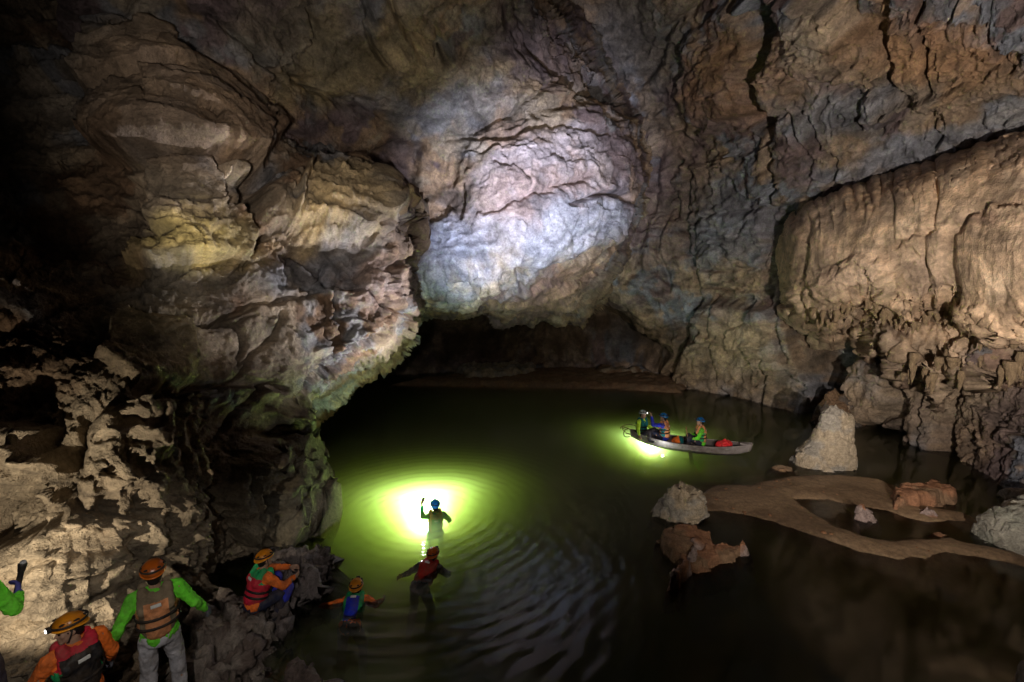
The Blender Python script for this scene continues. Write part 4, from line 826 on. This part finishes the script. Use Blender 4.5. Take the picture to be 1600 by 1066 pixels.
B0, J0, T0 = person('caver cut off by the picture edge, lime sleeve and blue glove holding a tube torch', P(-72, 896, 3.7), yv(P(-72, 896, 3.7), 1, 0.3), {'elr':(.28,.06,1.12),'wrr':(.27,.28,1.14),'ell':(-.28,.02,1.12),'wrl':(-.28,.2,1.0),'hdr':(-.1,.8,.7),'pnr':(-1,.1,.2)}, 'lime', 'navy', 'h_rust', ('navy','navy','navy'), .011, glove='bglove')
torch('dark blue tube torch in the glove of the caver at the picture edge', T0(J0['wrr'] + Vector((0,.09,.10))), (.25,.1,1), L=.26, r=.022, on=False)
# ------------------------------------------------------------------ water
def water():
    m = bpy.data.materials.new('murky_green_water'); m.use_nodes = True; nt = m.node_tree; N = nt.nodes; L = nt.links
    for n in list(N):
        if n.type == 'BSDF_PRINCIPLED': N.remove(n)
    out = [n for n in N if n.type == 'OUTPUT_MATERIAL'][0]
    tr = N.new('ShaderNodeBsdfTransparent'); gl = N.new('ShaderNodeBsdfGlossy'); gl.inputs['Roughness'].default_value = 0.07
    fr = N.new('ShaderNodeFresnel'); fr.inputs['IOR'].default_value = 1.33; mx = N.new('ShaderNodeMixShader')
    L.new(fr.outputs[0], mx.inputs[0]); L.new(tr.outputs[0], mx.inputs[1]); L.new(gl.outputs[0], mx.inputs[2]); L.new(mx.outputs[0], out.inputs['Surface'])
    tc = N.new('ShaderNodeTexCoord')
    def rings(cx, cy, wl, reach, amp):
        vs = N.new('ShaderNodeVectorMath'); vs.operation = 'DISTANCE'; vs.inputs[1].default_value = (cx, cy, 0)
        wn = N.new('ShaderNodeTexNoise'); wn.inputs['Scale'].default_value = .8; wn.inputs['Detail'].default_value = 4
        L.new(tc.outputs['Object'], wn.inputs['Vector'])
        ad = N.new('ShaderNodeMath'); ad.operation = 'MULTIPLY_ADD'; ad.inputs[1].default_value = .4
        L.new(tc.outputs['Object'], vs.inputs[0]); L.new(wn.outputs['Fac'], ad.inputs[0]); L.new(vs.outputs['Value'], ad.inputs[2])
        mu = N.new('ShaderNodeMath'); mu.operation = 'MULTIPLY'; mu.inputs[1].default_value = 2 * math.pi / wl; L.new(ad.outputs[0], mu.inputs[0])
        si = N.new('ShaderNodeMath'); si.operation = 'SINE'; L.new(mu.outputs[0], si.inputs[0])
        fa = N.new('ShaderNodeMapRange'); fa.inputs[1].default_value = 0; fa.inputs[2].default_value = reach; fa.inputs[3].default_value = amp; fa.inputs[4].default_value = 0
        L.new(vs.outputs['Value'], fa.inputs[0])
        o = N.new('ShaderNodeMath'); o.operation = 'MULTIPLY'; L.new(si.outputs[0], o.inputs[0]); L.new(fa.outputs[0], o.inputs[1]); return o
    c1 = W(668, 800); c2 = W(640, 900)
    a = rings(c1.x, c1.y, .26, 5.5, 1.7); b = rings(c2.x, c2.y, .38, 6.0, 1.0)
    n = N.new('ShaderNodeTexNoise'); n.inputs['Scale'].default_value = 2.2; n.inputs['Detail'].default_value = 5; L.new(tc.outputs['Object'], n.inputs['Vector'])
    s1 = N.new('ShaderNodeMath'); s1.operation = 'ADD'; L.new(a.outputs[0], s1.inputs[0]); L.new(b.outputs[0], s1.inputs[1])
    s2 = N.new('ShaderNodeMath'); s2.operation = 'MULTIPLY_ADD'; s2.inputs[1].default_value = .9; L.new(n.outputs['Fac'], s2.inputs[0]); L.new(s1.outputs[0], s2.inputs[2])
    bp = N.new('ShaderNodeBump'); bp.inputs['Strength'].default_value = 1; bp.inputs['Distance'].default_value = .005
    L.new(s2.outputs[0], bp.inputs['Height']); L.new(bp.outputs[0], gl.inputs['Normal']); L.new(bp.outputs[0], fr.inputs['Normal'])
    ab = N.new('ShaderNodeVolumeAbsorption'); ab.inputs['Color'].default_value = (.80, .84, .52, 1); ab.inputs['Density'].default_value = 2.6
    sc = N.new('ShaderNodeVolumeScatter'); sc.inputs['Color'].default_value = (.76, .88, .55, 1); sc.inputs['Density'].default_value = 1.25; sc.inputs['Anisotropy'].default_value = .1
    av = N.new('ShaderNodeAddShader'); L.new(ab.outputs[0], av.inputs[0]); L.new(sc.outputs[0], av.inputs[1]); L.new(av.outputs[0], out.inputs['Volume'])
    bm = bmesh.new(); bmesh.ops.create_cube(bm, size=1)
    for v in bm.verts: v.co = Vector((v.co.x * 44, v.co.y * 36 + 16, -1.5 + v.co.z * 3.0))
    me = bpy.data.meshes.new('river_water'); bm.to_mesh(me); bm.free(); me.materials.append(m)
    o = bpy.data.objects.new('river_water', me); col.objects.link(o); tag(o, kind='structure')
water()
